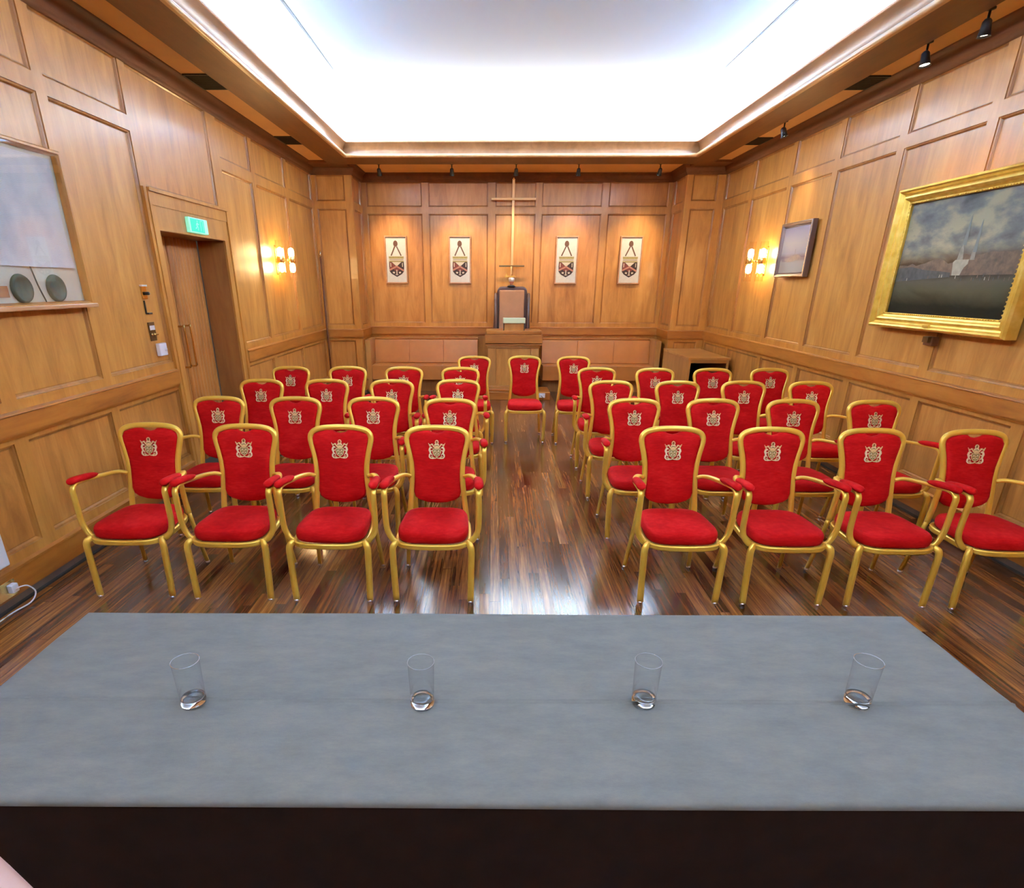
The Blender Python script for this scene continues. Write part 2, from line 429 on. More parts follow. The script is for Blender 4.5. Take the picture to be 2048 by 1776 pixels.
main = [(XL, YR), (XL, YP), (PX0, YP), (PX0, YB), (PX1, YB), (PX1, YP), (XR, YP), (XR, YR)]
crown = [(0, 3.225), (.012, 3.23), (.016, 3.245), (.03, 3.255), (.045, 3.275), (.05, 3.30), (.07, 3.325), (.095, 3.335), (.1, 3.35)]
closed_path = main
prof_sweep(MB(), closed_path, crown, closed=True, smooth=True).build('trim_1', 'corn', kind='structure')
rail = [(0, .893), (.012, .893), (.016, .905), (.016, .915), (.030, .918), (.030, 1.022), (.036, 1.028), (.034, 1.036), (0, 1.042)]
xy = lambda i: 0 if abs(main[i][0]-main[(i+1) % 8][0]) < 1e-6 else 1
pa = [(PX0, YB-.0), (PX0, YB)]
prof_sweep(MB(), [(XL, YR), (XL, 5.07)], rail).build('trim_2', ['railY'], kind='structure')
prof_sweep(MB(), [(XL, 6.62)]+main[1:]+[(XL, YR)], rail, mi_of=lambda i: 1 if i in (1, 3, 5, 7) else 0).build('trim_3', ['railY', 'railX'], kind='structure')
base = [(0, .06), (.022, .06), (.022, .20), (.030, .205), (.030, .216), (0, .222)]
prof_sweep(MB(), [(XL, YR), (XL, 5.07)], base).build('baseboard_left', 'railY', kind='structure')
prof_sweep(MB(), [(XL, 6.62)]+main[1:]+[(XL, YR)], base, mi_of=lambda i: 1 if i in (1, 3, 5, 7) else 0).build('baseboard_right', ['railY', 'railX'], kind='structure')
kickp = [(0, .06), (.006, .06), (.006, .012), (.03, .012), (.03, 0.0015)]
mb = MB()
for pth in ([(XL, YR), (XL, 5.07)], [(XL, 6.62)]+main[1:]+[(XL, YR)]):
    prof_sweep(mb, pth, kickp[:3])
    prof_sweep(mb, pth, [(.006, .012), (.026, .012), (.026, .0008)], mi_of=lambda i: 1)
mb.build('trim_4', ['kick', 'darkgap'], kind='structure')

# ------------------------------------------------------------ ceiling, beam, soffit
RB = lambda u, v, d: (u, v, d)
def rect_loop(mb, prof, mi=0, smooth=False, mats=None):
    # prof: (outward offset, z)
    vs = []
    for (o, z) in prof:
        vs += [(BX0-o, BY0-o, z), (BX1+o, BY0-o, z), (BX1+o, BY1+o, z), (BX0-o, BY1+o, z)]
    for q in range(4):
        sub = []; 
        for k in range(len(prof)): sub += [vs[k*4+q], vs[k*4+(q+1) % 4]]
        mb.add(sub, [(k*2, k*2+1, k*2+3, k*2+2) for k in range(len(prof)-1)], mi if not callable(mi) else mi(q), smooth)
mb = MB()
rect_loop(mb, [(.33, 3.352), (.33, 3.32), (.0, 3.32)], 0)
mb.box(XL, PX0, BY1+.33, YP, 3.3195, 3.352); mb.box(PX1, XR, BY1+.33, YP, 3.3195, 3.352)
mb.box(XL, XR, BY1+.331, 9.66, 3.3198, 3.352)
mb.build('trim_5', ['beam'], kind='structure')
mb = MB()
bead = [(0, 3.32)]+[(-.022-.018*sin(a), 3.343-.021*cos(a)) for a in [pi*i/8 for i in range(9)]]+[(0, 3.366)]
rect_loop(mb, bead, 2, True)
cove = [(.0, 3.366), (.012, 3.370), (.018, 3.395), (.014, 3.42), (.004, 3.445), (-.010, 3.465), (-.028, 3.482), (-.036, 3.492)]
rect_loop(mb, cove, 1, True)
rect_loop(mb, [(-.036, 3.492), (-.042, 3.496), (-.042, 3.512), (-.036, 3.516), (.03, 3.516), (.03, 3.45)], 0)
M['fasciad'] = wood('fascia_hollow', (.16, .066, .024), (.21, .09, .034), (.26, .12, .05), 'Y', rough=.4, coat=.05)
M['beadw'] = wood('lit_bead', (.50, .28, .13), (.58, .35, .17), (.66, .42, .22), 'Y', rough=.3, coat=.3)  # bead lightened: light caught from the ceiling put into the wood colour
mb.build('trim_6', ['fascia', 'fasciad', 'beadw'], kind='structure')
mb = MB()
rect_loop(mb, [(.03, 3.45), (.42, 3.45), (.42, 3.56)], 0)
cv = [(.42-.72*(1-cos(a)), 3.56+.31*sin(a)) for a in [pi/2*i/12 for i in range(13)]]
rect_loop(mb, cv, 0, True)
o = .30
mb.add([(BX0+o, BY0+o, ZC), (BX1-o, BY0+o, ZC), (BX1-o, BY1-o, ZC), (BX0+o, BY1-o, ZC)], [(0, 1, 2, 3)])
mb.build('ceiling', ['white'], kind='structure', recalc=False)
# two thin tapering plaster joints, their gap shade put into dark strips
for x in (BX0+.30, BX1-.30):
    MB().add([(x-.013, -.5, ZC-.003), (x+.013, -.5, ZC-.003), (x+.013, 6.0, ZC-.003), (x+.002, 7.6, ZC-.003), (x-.002, 7.6, ZC-.003), (x-.013, 6.0, ZC-.003),
              (x-.013, -.5, ZC+.01), (x+.013, -.5, ZC+.01), (x+.013, 6.0, ZC+.01), (x+.002, 7.6, ZC+.01), (x-.002, 7.6, ZC+.01), (x-.013, 6.0, ZC+.01)],
             [(0, 1, 2, 5), (2, 3, 4, 5), (0, 1, 7, 6), (1, 2, 8, 7), (2, 3, 9, 8), (4, 5, 11, 10), (5, 0, 6, 11)]).build('trim_%d' % (7 if x < 0 else 8), 'groove', kind='structure')
# soffit boards (outer border ceiling)
mb = MB()
mb.box(XL, BX0-.33, YR, BY1+.33, ZS, ZS+.03); mb.box(BX1+.33, XR, YR, BY1+.33, ZS, ZS+.03)
mb.box(BX0-.33, BX1+.33, YR, BY0-.33, ZS, ZS+.03); mb.box(XL, XR, BY1+.33, YB, ZS, ZS+.03)
mb.build('ceiling_border', 'soffit', kind='structure')
for k, (x0, x1, y0, y1, lab) in enumerate(((-2.625, -2.395, 5.86, 6.26, 'dark grille set in the left ceiling border above the door'), (-2.625, -2.395, 8.07, 8.47, 'dark grille set in the left ceiling border beyond the wall light'),
                          (3.09, 3.31, 5.97, 6.33, 'dark grille set in the right ceiling border beyond the two lit spotlights'), (3.09, 3.31, 8.18, 8.54, 'dark grille set in the right ceiling border near the far corner'))):
    t = thing('ceiling_vent', lab, 'vent', (x0, y0, ZS-.012), 'grilles in the ceiling border')
    w, h = x1-x0, y1-y0
    mb = MB(); mb.ring(0, w, 0, h, [(0, .012), (0, 0), (.012, 0), (.012, .008)], RB); mb.build('frame', 'vent', t)
    mb = MB(); mb.box(.01, w-.01, .01, h-.01, .009, .012)
    for i in range(14): y = .02+(h-.04)*i/13; mb.box(.012, w-.012, y-.003, y+.003, .002, .010)
    mb.build('slats', 'vent', t)

# ------------------------------------------------------------ cove light (lamps lying in the trough behind the fascia)
def area(name, loc, sx, sy, energy, col, rot=(pi, 0, 0)):
    l = bpy.data.lights.new(name, 'AREA'); l.shape = 'RECTANGLE'; l.size = sx; l.size_y = sy; l.energy = energy; l.color = col
    o = bpy.data.objects.new(name, l); C.objects.link(o); o.location = loc; o.rotation_euler = rot; return o
CW = (1.0, .93, .78)
LY = BY1-BY0; LX = BX1-BX0; cyy = (BY0+BY1)/2; cxx = (BX0+BX1)/2
KE = 78; TILT = radians(48)
area('cove_light', (BX0-.2, cyy, 3.47), .22, LY, KE*LY, CW, (pi, -TILT, 0))
area('cove_light', (BX1+.2, cyy, 3.47), .22, LY, KE*LY, CW, (pi, TILT, 0))
area('cove_light', (cxx, BY1+.2, 3.47), LX+.7, .22, KE*LX, CW, (pi+TILT, 0, 0))
area('cove_light', (cxx, BY0-.2, 3.47), LX+.7, .22, KE*LX, CW, (pi-TILT, 0, 0))

# ------------------------------------------------------------ door in the left wall
XD = -3.0
mb = MB()   # door case: reveal, lintel and architrave
mb.add([(XL, 5.22, 0), (XD, 5.22, 0), (XD, 5.22, 2.12), (XL, 5.22, 2.12)], [(0, 1, 2, 3)], 1)
mb.add([(XL, 6.45, 0), (XD, 6.45, 0), (XD, 6.45, 2.12), (XL, 6.45, 2.12)], [(0, 1, 2, 3)], 1)
mb.add([(XL, 5.22, 2.12), (XD-.1, 5.22, 2.12), (XD-.1, 6.45, 2.12), (XL, 6.45, 2.12)], [(0, 1, 2, 3)], 1)
arch = lambda u0, u1, v0, v1: None
for a, b, c in ((5.07, 5.11, .022), (5.11, 5.14, .030), (5.14, 5.215, .016)): mb.box(XL-.01, XL+c, a, b, 0, 2.42, 0)
for a, b, c in ((6.58, 6.62, .022), (6.55, 6.58, .030), (6.455, 6.55, .016)): mb.box(XL-.01, XL+c, a, b, 0, 2.42, 0)
mb.box(XL-.01, XL+.016, 5.215, 6.455, 2.122, 2.30, 2)
mb.box(XL-.01, XL+.024, 5.14, 6.55, 2.30, 2.395, 0); mb.box(XL-.01, XL+.040, 5.12, 6.57, 2.395, 2.42, 0)
mb.build('trim_9', ['frame', 'jamb', 'deskside'], kind='structure')
def leaf(name, y0, y1, hy):
    mb = MB(); mb.box(XD-.045, XD-.012, y0, y1, .006, 2.118)
    n = int((y1-y0-.02)/.062); w = (y1-y0-.02)/n
    for i in range(n):
        a = y0+.01+i*w
        mb.add([(XD-.012, a, .006), (XD-.001, a+w*.14, .006), (XD+.003, a+w*.5, .006), (XD-.001, a+w*.86, .006), (XD-.012, a+w, .006),
                (XD-.012, a, 2.118), (XD-.001, a+w*.14, 2.118), (XD+.003, a+w*.5, 2.118), (XD-.001, a+w*.86, 2.118), (XD-.012, a+w, 2.118)],
               [(0, 1, 6, 5), (1, 2, 7, 6), (2, 3, 8, 7), (3, 4, 9, 8), (0, 4, 3, 2, 1), (5, 6, 7, 8, 9)])
    d = mb.build(name, 'door', kind='structure')
    h = MB()
    h.tube(smooth_path([(XD, hy, 1.34), (XD+.04, hy, 1.34), (XD+.055, hy, 1.325), (XD+.055, hy, 1.0), (XD+.055, hy, .975), (XD+.04, hy, .96), (XD, hy, .96)], 3), .009, 10)
    o = h.build('door_handle', 'brass', d)
    return d
leaf('door_1', 5.226, 5.830, 5.775); leaf('door_2', 5.842, 6.446, 5.895)
MB().box(XD-.06, XD-.046, 5.2, 6.47, 0, 2.2).build('trim_10', 'darkgap', kind='structure')

# exit sign on the lintel
t = thing('exit_sign', 'small glowing green running man exit sign on the lintel above the recessed door', 'exit sign', (XL+.016, 5.85, 2.205))
MB().box(0, .035, -.18, .18, -.062, .062).build('housing', 'exitw', t, bevel=.006)
E2 = lambda u, v, d: (.0355+d, u, v)
mb = MB().prism([(-.155, -.052), (.10, -.052), (.10, .052), (-.155, .052)], E2, 0, .0012)
mb.build('green_panel', 'exit', t)
mb = MB()   # running figure and door, in white
f3 = lambda u, v, d: E2(u, v, .0014+d)
mb.prism([(.006*cos(a)-.03, .036+.009*sin(a)) for a in [i*pi/6 for i in range(12)]], f3, 0, .0008)
mb.stroke([(-.03, .024), (-.04, .0)], .014, f3, 0, .0008); mb.stroke([(-.04, 0), (-.022, -.016), (-.03, -.038)], .008, f3, 0, .0008)
mb.stroke([(-.04, 0), (-.056, -.02), (-.075, -.024)], .008, f3, 0, .0008)
mb.stroke([(-.03, .022), (-.012, .010), (0, .016)], .006, f3, 0, .0008); mb.stroke([(-.03, .022), (-.05, .014), (-.058, 0)], .006, f3, 0, .0008)
mb.stroke([(.03, -.04), (.03, .042), (.075, .042), (.075, -.04)], .007, f3, 0, .0008)
mb.build('pictogram', 'exitw', t)

# wall fittings beside the door
t = thing('wall_sensor', 'small brass sensor plate with a dark knob, topmost fitting left of the door', 'sensor', (XL-.022, 4.855, 1.655))
MB().box(0, .012, -.034, .034, -.05, .05).build('plate', 'brass', t, bevel=.003)
MB().lathe([(0, .03), (.010, .03), (.013, .022), (.013, 0)], .012, .012, -.008, 14, axis='X').build('knob', 'black', t)
MB().box(0, .022, -.036, .036, .044, .056).build('top_lip', 'plastic', t)
t = thing('key_hook', 'black L-shaped wall hook between the sensor plate and the switch plate', 'hook', (XL-.022, 4.86, 1.545))
mb = MB(); mb.box(0, .01, -.03, -.018, -.045, .05); mb.box(0, .028, -.03, .025, -.052, -.04); mb.build('hook', 'black', t, bevel=.002)
MB().box(0, .004, -.018, .028, -.04, .05).build('backplate', 'frame', t)
t = thing('switch_plate', 'dark bronze switch plate with two brass toggles and a white label', 'switch', (XL-.022, 4.87, 1.36))
MB().box(0, .008, -.045, .045, -.072, .072).build('plate', 'darkbrass', t, bevel=.003)
MB().box(.008, .011, -.034, .034, .012, .046).build('label_card', 'plastic', t)
for s in (-1, 1): MB().lathe([(0, .03), (.006, .03), (.008, .02), (.005, .008), (.012, .004), (.012, 0)], .008, s*.018, -.022, 12, axis='X').build('toggle', 'brass', t)
t = thing('thermostat', 'white square thermostat box below the switch plate beside the door', 'thermostat', (XL-.022, 4.935, 1.215))
MB().box(0, .035, -.055, .055, -.05, .05).build('case', 'plastic', t, bevel=.006)
MB().lathe([(0, .008), (.014, .008), (.018, 0)], .035, .025, 0, 16, axis='X').build('dial', 'plastic', t)
# white wall panel and floor socket at the left edge
t = thing('panel_heater', 'white flat wall panel low on the left wall at the photo edge', 'heater', (XL+.002, 2.5, .25))
MB().box(.0, .03, -.55, .385, 0, .55).build('casing', 'plastic', t, bevel=.008)
t = thing('wall_socket', 'brass socket with a plugged-in white plug on the left skirting', 'socket', (XL+.03, 2.79, .13))
MB().box(0, .01, -.085, .075, -.05, .05).build('plate', 'brass', t, bevel=.003)
MB().box(.01, .045, .01, .055, -.02, .03).build('plug', 'plastic', t, bevel=.006)
MB().tube(smooth_path([(.045, .03, 0), (.075, .035, .015), (.085, .07, .0), (.08, .11, -.06), (.06, .08, -.112), (.03, -.02, -.122), (.03, -.2, -.124)], 5), .004, 8).build('cable', 'plastic', t)

# ------------------------------------------------------------ framed charter on the left wall
t = thing('framed_charter', 'large framed parchment with two dark green round seals on the left wall', 'framed document', (XL, 3.43, 1.585))
fc = lambda u, v, d: (d, u, v)
y0, y1, H_ = -.60, .68, .885
MB().ring(y0, y1, 0, H_, [(0, 0), (0, .05), (.006, .056), (.018, .056), (.026, .035), (.030, .012)], fc).build('frame', 'frame', t)
MB().box(.0, .075, y0-.01, y1+.012, -.012, .012).build('ledge', 'fascia', t, bevel=.004)
MB().box(0, .008, y0+.02, y1-.02, .01, H_-.02).build('mount', 'card', t)
pm, nt, b_, n_, l_ = mat('parchment')
tc = N(nt, 'ShaderNodeTexCoord'); tx = N(nt, 'ShaderNodeTexNoise', Scale=4.0, Detail=6.0); l_.new(tc.outputs['Object'], tx.inputs['Vector'])
rp = ramp(nt, [(.3, (.62, .65, .66)), (.55, (.82, .83, .80)), (.75, (.86, .84, .74))]); l_.new(tx.outputs['Fac'], rp.inputs['Fac']); l_.new(rp.outputs['Color'], b_.inputs['Base Color'])
wv = N(nt, 'ShaderNodeTexWave', Scale=38.0, Distortion=6.0, bands_direction='Z'); l_.new(tc.outputs['Object'], wv.inputs['Vector'])
mx = N(nt, 'ShaderNodeMix', data_type='RGBA', blend_type='MULTIPLY'); mx.inputs[0].default_value = .10
l_.new(rp.outputs['Color'], mx.inputs[6]); l_.new(wv.outputs['Color'], mx.inputs[7]); l_.new(mx.outputs[2], b_.inputs['Base Color'])
b_.inputs['Roughness'].default_value = .7
mb = MB(); nn = 24
vs = []; 
for i in range(nn+1):
    u = y0+.06+(y1-y0-.12)*i/nn
    for k in range(9):
        v = .225+(H_-.225-.05)*k/8; vs.append((.012+.004*sin(i*.9+k*.6)+(.010 if k == 0 else 0), u, v))
fs = [(i*9+k, (i+1)*9+k, (i+1)*9+k+1, i*9+k+1) for i in range(nn) for k in range(8)]
mb.add(vs, fs, 0, True); mb.build('parchment', pm, t)
for cy in (.12, .405):
    s_ = MB().lathe([(0, .012), (.055, .012), (.062, .018), (.074, .018), (.080, .008), (.080, 0)], .010, cy, .105, 28, axis='X').build('wax_seal', 'seal', t)
MB().lathe([(0, .012), (.055, .012), (.062, .018), (.074, .018), (.080, .008), (.080, 0)], .010, -.2, .105, 28, axis='X').build('wax_seal', 'seal', t)
MB().tube(smooth_path([(.02, .22, .24), (.02, .235, .18), (.02, .25, .12), (.02, .285, .03)], 5), .004, 8).build('cord', 'seal', t)
MB().box(.010, .016, -.06, .015, .06, .12).build('tag', 'lightgilt', t)
MB().add([(.047, y0+.02, .01), (.047, y1-.02, .01), (.047, y1-.02, H_-.02), (.047, y0+.02, H_-.02)], [(0, 1, 2, 3)]).build('glazing', 'pane', t)

# ------------------------------------------------------------ wall lights
def sconce(loc, s, lab):
    t = thing('wall_light', lab, 'wall light', loc, 'twin tube wall lights')
    mb = MB(); mb.box(0, s*.014, -.018, .018, -.17, .17); mb.build('wall_plate', 'brass', t, bevel=.003)
    mb = MB(); mb.tube([(s*.01, 0, 0), (s*.20, .03, 0)], .010, 10); mb.build('bracket', 'brass', t)
    for (d, y) in ((.085, -.06), (.185, .06)):
        MB().lathe([(.046, -.235), (.046, .225)], s*d, y, 0, 28).build('glass_tube', 'tube', t, recalc=False)
        MB().lathe([(.0, -.034), (.047, -.034), (.048, -.03), (.048, .03), (.047, .034), (0, .034)], s*d, y, 0, 28).build('brass_band', 'brass', t)
        for q in (-1, 1):
            MB().lathe([(0, .04), (.022, .042), (.032, .055), (.034, .10), (.028, .130), (0, .145)] if q > 0 else [(0, -.04), (.022, -.042), (.032, -.055), (.034, -.10), (.028, -.130), (0, -.145)], s*d, y, 0, 16).build('bulb', 'bulb', t)
        MB().ring(-.0, 0, 0, 0, [(0, 0), (0, 0)], RB) if False else None
    return t
sconce((XL-.022, 8.0, 2.0), 1, 'brass wall light with two lit glass tubes on the left wall past the door')
sconce((XR+.022, 8.08, 2.0), -1, 'brass wall light with two lit glass tubes on the right wall beside the small painting')

# ------------------------------------------------------------ paintings on the right wall
def rframe(y0, y1, z0, z1): return lambda u, v, d: (-d, u, v)
def landscape(name, stops, scale, bias, zspan):
    m, nt, b, n, l = mat(name)
    tc = N(nt, 'ShaderNodeTexCoord'); sx = N(nt, 'ShaderNodeSeparateXYZ'); l.new(tc.outputs['Object'], sx.inputs[0])
    mp = N(nt, 'ShaderNodeMapping'); mp.inputs['Scale'].default_value = (1, 1, 2.2); mp.inputs['Rotation'].default_value = (radians(25), 0, 0)
    l.new(tc.outputs['Object'], mp.inputs['Vector'])
    t = N(nt, 'ShaderNodeTexNoise', Scale=scale, Detail=7.0, Roughness=.6, Distortion=.8); l.new(mp.outputs['Vector'], t.inputs['Vector'])
    a = N(nt, 'ShaderNodeMath', operation='MULTIPLY_ADD'); l.new(t.outputs['Fac'], a.inputs[0]); a.inputs[1].default_value = bias; a.inputs[2].default_value = -bias*.5
    z = N(nt, 'ShaderNodeMath', operation='DIVIDE'); l.new(sx.outputs['Z'], z.inputs[0]); z.inputs[1].default_value = zspan
    q = N(nt, 'ShaderNodeMath', operation='ADD'); l.new(a.outputs[0], q.inputs[0]); l.new(z.outputs[0], q.inputs[1])
    r = ramp(nt, stops); l.new(q.outputs[0], r.inputs['Fac'])
    # cloud texture on the upper part
    t2 = N(nt, 'ShaderNodeTexNoise', Scale=scale*1.3, Detail=5.0, Roughness=.55); l.new(mp.outputs['Vector'], t2.inputs['Vector'])
    r2 = ramp(nt, [(.34, (.085, .080, .075)), (.48, (.16, .155, .14)), (.60, (.30, .265, .175))]); l.new(t2.outputs['Fac'], r2.inputs['Fac'])
    mk = N(nt, 'ShaderNodeMapRange'); mk.inputs['From Min'].default_value = .46; mk.inputs['From Max'].default_value = .56; l.new(q.outputs[0], mk.inputs['Value'])
    mx = N(nt, 'ShaderNodeMix', data_type='RGBA'); l.new(mk.outputs[0], mx.inputs[0]); l.new(r.outputs['Color'], mx.inputs[6]); l.new(r2.outputs['Color'], mx.inputs[7])
    if bias > .1: l.new(mx.outputs[2], b.inputs['Base Color'])
    else: l.new(r.outputs['Color'], b.inputs['Base Color'])
    b.inputs['Roughness'].default_value = .85; b.inputs['Specular IOR Level'].default_value = .04
    return m
t = thing('large_painting', 'large landscape painting with pale tower in a wide gilded frame on the right wall', 'painting', (XR, 4.765, 1.39))
fr = lambda u, v, d: (-d, u, v)
W2, H2 = .735, 1.055
gp = [(0, 0), (0, .075), (.008, .095), (.020, .10), (.030, .092), (.040, .070), (.052, .066), (.060, .074), (.072, .078), (.084, .070), (.092, .052), (.104, .046), (.110, .048), (.118, .040), (.118, .022)]
MB().ring(-W2, W2, 0, H2, gp, fr).build('gilt_frame', 'gilt', t)
mb = MB()
for k in range(52):
    u = -W2+.12+(2*W2-.24)*k/51
    for v in (.114, H2-.114): mb.lathe([(0, .007), (.005, .005), (.007, 0)], -.046, u, v, 6, axis='X')
for k in range(30):
    v = .12+(H2-.24)*k/29
    for u in (-W2+.114, W2-.114): mb.lathe([(0, .007), (.005, .005), (.007, 0)], -.046, u, v, 6, axis='X')
mb.v = [(x-2*(x+.046), y, z) for x, y, z in mb.v]
mb.build('beading', 'gilt', t, recalc=False)
LM = landscape('painted_landscape', [(0, (.012, .009, .005)), (.17, (.022, .017, .010)), (.27, (.08, .066, .036)), (.34, (.095, .08, .055)), (.40, (.05, .038, .026)), (.48, (.10, .06, .032)), (.53, (.10, .08, .05))], 2.2, .14, 1.06)
c = MB().box(-.022, -.018, -W2+.11, W2-.11, .11, H2-.11).build('canvas', LM, t)
M['ph'] = plain('paint_haze', (.18, .16, .12), .5, noise=.3, nscale=30); M['pw'] = plain('paint_white', (.27, .24, .17), .5, noise=.2, nscale=30); M['pt'] = plain('paint_tree', (.10, .055, .025), .5, noise=.6, nscale=24)
M['pd'] = plain('paint_dark', (.035, .035, .03), .5, noise=.5, nscale=30); M['pp'] = plain('paint_slate', (.12, .13, .12), .5)
mb = MB()
ff = lambda u, v, d: (-.0222-d, -u, v)     # u runs left to right as seen
random.seed(9)
top = [(.62, .50)]
tree = [(-.62, .40), (-.62, .47)]
for i in range(25): u = -.60+i*.05; tree.append((u, .475+(.055 if u > .05 else .0)+.02*random.random()+(.03 if -.28 < u < -.05 else 0)))
tree += [(.62, .55), (.62, .40)]
mb.prism(tree, ff, 0, .0010, 1)
dk = [(-.62, .36), (-.62, .46), (-.45, .47), (-.3, .445), (-.1, .43), (0, .42), (.0, .39), (-.3, .375)]
mb.prism(dk, ff, .0010, .0014, 2)
mb.prism([(.02, .40), (.01, .45), (.0, .49), (.02, .505), (.15, .505), (.15, .475), (.12, .45), (.10, .40)], ff, .0014, .0020, 0)
mb.prism([(.03, .50), (.04, .57), (.055, .61), (.075, .57), (.09, .50)], ff, .0012, .0018, 4)
mb.prism([(.155, .50), (.16, .56), (.178, .60), (.195, .55), (.20, .50)], ff, .0011, .0014, 4)
mb.prism([(.045, .60), (.055, .72), (.060, .76), (.066, .80), (.072, .76), (.076, .72), (.085, .60)], ff, .0012, .0016, 3)
mb.prism([(.165, .55), (.170, .68), (.174, .73), (.180, .76), (.186, .73), (.19, .68), (.20, .55)], ff, .0012, .0016, 3)
for i in range(22):
    u = -.55+random.random()*1.1; v = .36+random.random()*.03
    mb.prism([(u, v), (u+.008, v), (u+.007, v+.02), (u+.001, v+.02)], ff, .0014, .0018, random.choice((0, 2, 1)))
mb.build('painted_scene', ['pw', 'pt', 'pd', 'pp', 'ph'], t)
MB().box(-.10, -.086, -.035, .035, .03, .052).build('name_plate', 'gilt', t, bevel=.002)
t = thing('picture_bracket', 'small dark wooden bracket under the gilded frame', 'bracket', (XR, 4.76, 1.325))
MB().box(-.05, 0, -.05, .05, -.035, .03).build('block', 'corn', t, bevel=.005)
MB().box(-.075, -.05, -.03, .03, -.012, .03).build('hook', 'darkbrass', t)

t = thing('small_painting', 'small muted seascape in a deep dark frame beside the right wall light', 'painting', (XR, 7.28, 1.805))
MB().ring(-.35, .35, 0, .57, [(0, 0), (0, .05), (.004, .058), (.012, .060), (.030, .052), (.036, .040), (.042, .042), (.050, .030)], fr, [1, 0, 0, 1, 1, 0, 1]).build('frame', ['greyframe', 'greyframe'], t)
MB().ring(-.349, .349, .001, .569, [(.004, .0582), (.010, .0612), (.013, .0602)], fr).build('gilt_edge', 'lightgilt', t)
SM = landscape('painted_seascape', [(0, (.30, .24, .19)), (.28, (.33, .26, .22)), (.36, (.20, .12, .12)), (.44, (.36, .28, .26)), (.62, (.42, .33, .27)), (.85, (.36, .28, .30)), (1, (.30, .24, .26))], 3, .06, .57)
MB().box(-.03, -.026, -.31, .31, .04, .53).build('canvas', SM, t)
mb = MB(); sf = lambda u, v, d: (-.0302-d, -u, v)
mb.prism([(-.25, .17), (-.24, .19), (-.12, .20), (0, .235), (.1, .235), (.2, .20), (.29, .195), (.29, .175), (.1, .18), (0, .165), (-.1, .16)], sf, 0, .0008)
mb.stroke([(.03, .235), (.03, .29)], .004, sf, 0, .0008)
M['psm'] = plain('paint_headland', (.17, .09, .085), .5, noise=.3, nscale=30)
mb.build('painted_headland', 'psm', t)

# ------------------------------------------------------------ four embroidered panels on the back wall
M['e_br'] = plain('thread_brown', (.11, .05, .03), .8); M['e_ol'] = plain('thread_olive', (.30, .24, .085), .8, noise=.3, nscale=60)
M['e_dk'] = plain('thread_dark', (.035, .018, .018), .8, noise=.4, nscale=60); M['e_pk'] = plain('thread_rose', (.42, .17, .11), .8)
M['e_cr'] = plain('thread_cream', (.55, .47, .34), .8); M['e_rd'] = plain('thread_maroon', (.17, .04, .03), .8)
def hanging(loc, lab):
    t = thing('embroidered_panel', lab, 'framed embroidery', loc, 'framed shield embroideries on the back wall')
    hf = lambda u, v, d: (u, -d, v)
    w, h = .185, .365
    MB().ring(-w, w, -h, h, [(0, 0), (0, .03), (.004, .034), (.018, .034), (.022, .02)], hf).build('frame', 'fascia', t)
    MB().box(-w+.01, w-.01, -.012, 0, -h+.01, h-.01).build('linen_ground', 'linen', t)
    mb = MB(); g = lambda u, v, d: (u, -.0125-d, v)
    mb.prism([(.037*cos(a)-.005, .245+.05*sin(a)*(1 if sin(a) > 0 else .85)) for a in [i*pi/8 for i in range(16)]], g, 0, .004, 0)
    mb.stroke([(-.018, .205), (-.085, .065)], .020, g, 0, .003, 0); mb.stroke([(.012, .205), (.082, .065)], .020, g, 0, .003, 0)
    mb.prism([(-.125, .055), (.125, .055), (.12, .02), (-.12, .02)], g, .001, .005, 1)
    mb.prism([(-.118, .02), (.118, .02), (.118, -.01), (-.118, -.01)], g, .001, .004, 4)
    mb.stroke([(-.118, .005), (.118, .005)], .006, g, .004, .005, 2)
    mb.prism([(-.122, -.012), (.122, -.012), (.122, -.03), (-.122, -.03)], g, .001, .005, 1)
    mb.prism([(-.122, -.03), (.122, -.03), (.125, -.10), (.120, -.175), (.085, -.215), (0, -.262), (-.085, -.215), (-.120, -.175), (-.125, -.10)], g, .001, .003, 2)
    mb.prism([(-.08, -.032), (.08, -.032), (0, -.10)], g, .003, .004, 4)
    mb.prism([(-.116, -.035), (-.085, -.035), (-.01, -.098), (-.055, -.125), (-.116, -.155)], g, .003, .0042, 5)
    mb.prism([(.116, -.035), (.085, -.035), (.01, -.098), (.055, -.125), (.116, -.155)], g, .003, .0042, 2)
    for s in (-1, 1): mb.stroke([(s*.098, -.045), (s*.098, -.105)], .012, g, .0042, .005, 4)
    mb.stroke([(-.118, -.155), (0, -.098), (.118, -.165)], .026, g, .004, .006, 3)
    mb.prism([(-.055, -.13), (0, -.115), (.055, -.135), (.03, -.17), (-.03, -.17)], g, .003, .0045, 5)
    mb.stroke([(0, -.15), (0, -.235)], .016, g, .004, .0055, 4); mb.stroke([(-.025, -.225), (.025, -.225)], .008, g, .004, .0055, 4)
    for s in (-1, 1): mb.prism([(s*.03, -.185), (s*.065, -.18), (s*.07, -.20), (s*.04, -.21)], g, .004, .005, 4)
    mb.build('shield_emblem', ['e_br', 'e_ol', 'e_dk', 'e_pk', 'e_cr', 'e_rd'], t)
for x, lab in ((-1.62, 'framed shield embroidery on the back wall, leftmost of four'), (-.555, 'framed shield embroidery on the back wall, second from left, just left of the cross'),
               (1.215, 'framed shield embroidery on the back wall, just right of the cross'), (2.27, 'framed shield embroidery on the back wall, rightmost of four')):
    hanging((x, YB+.022, 2.095), lab)

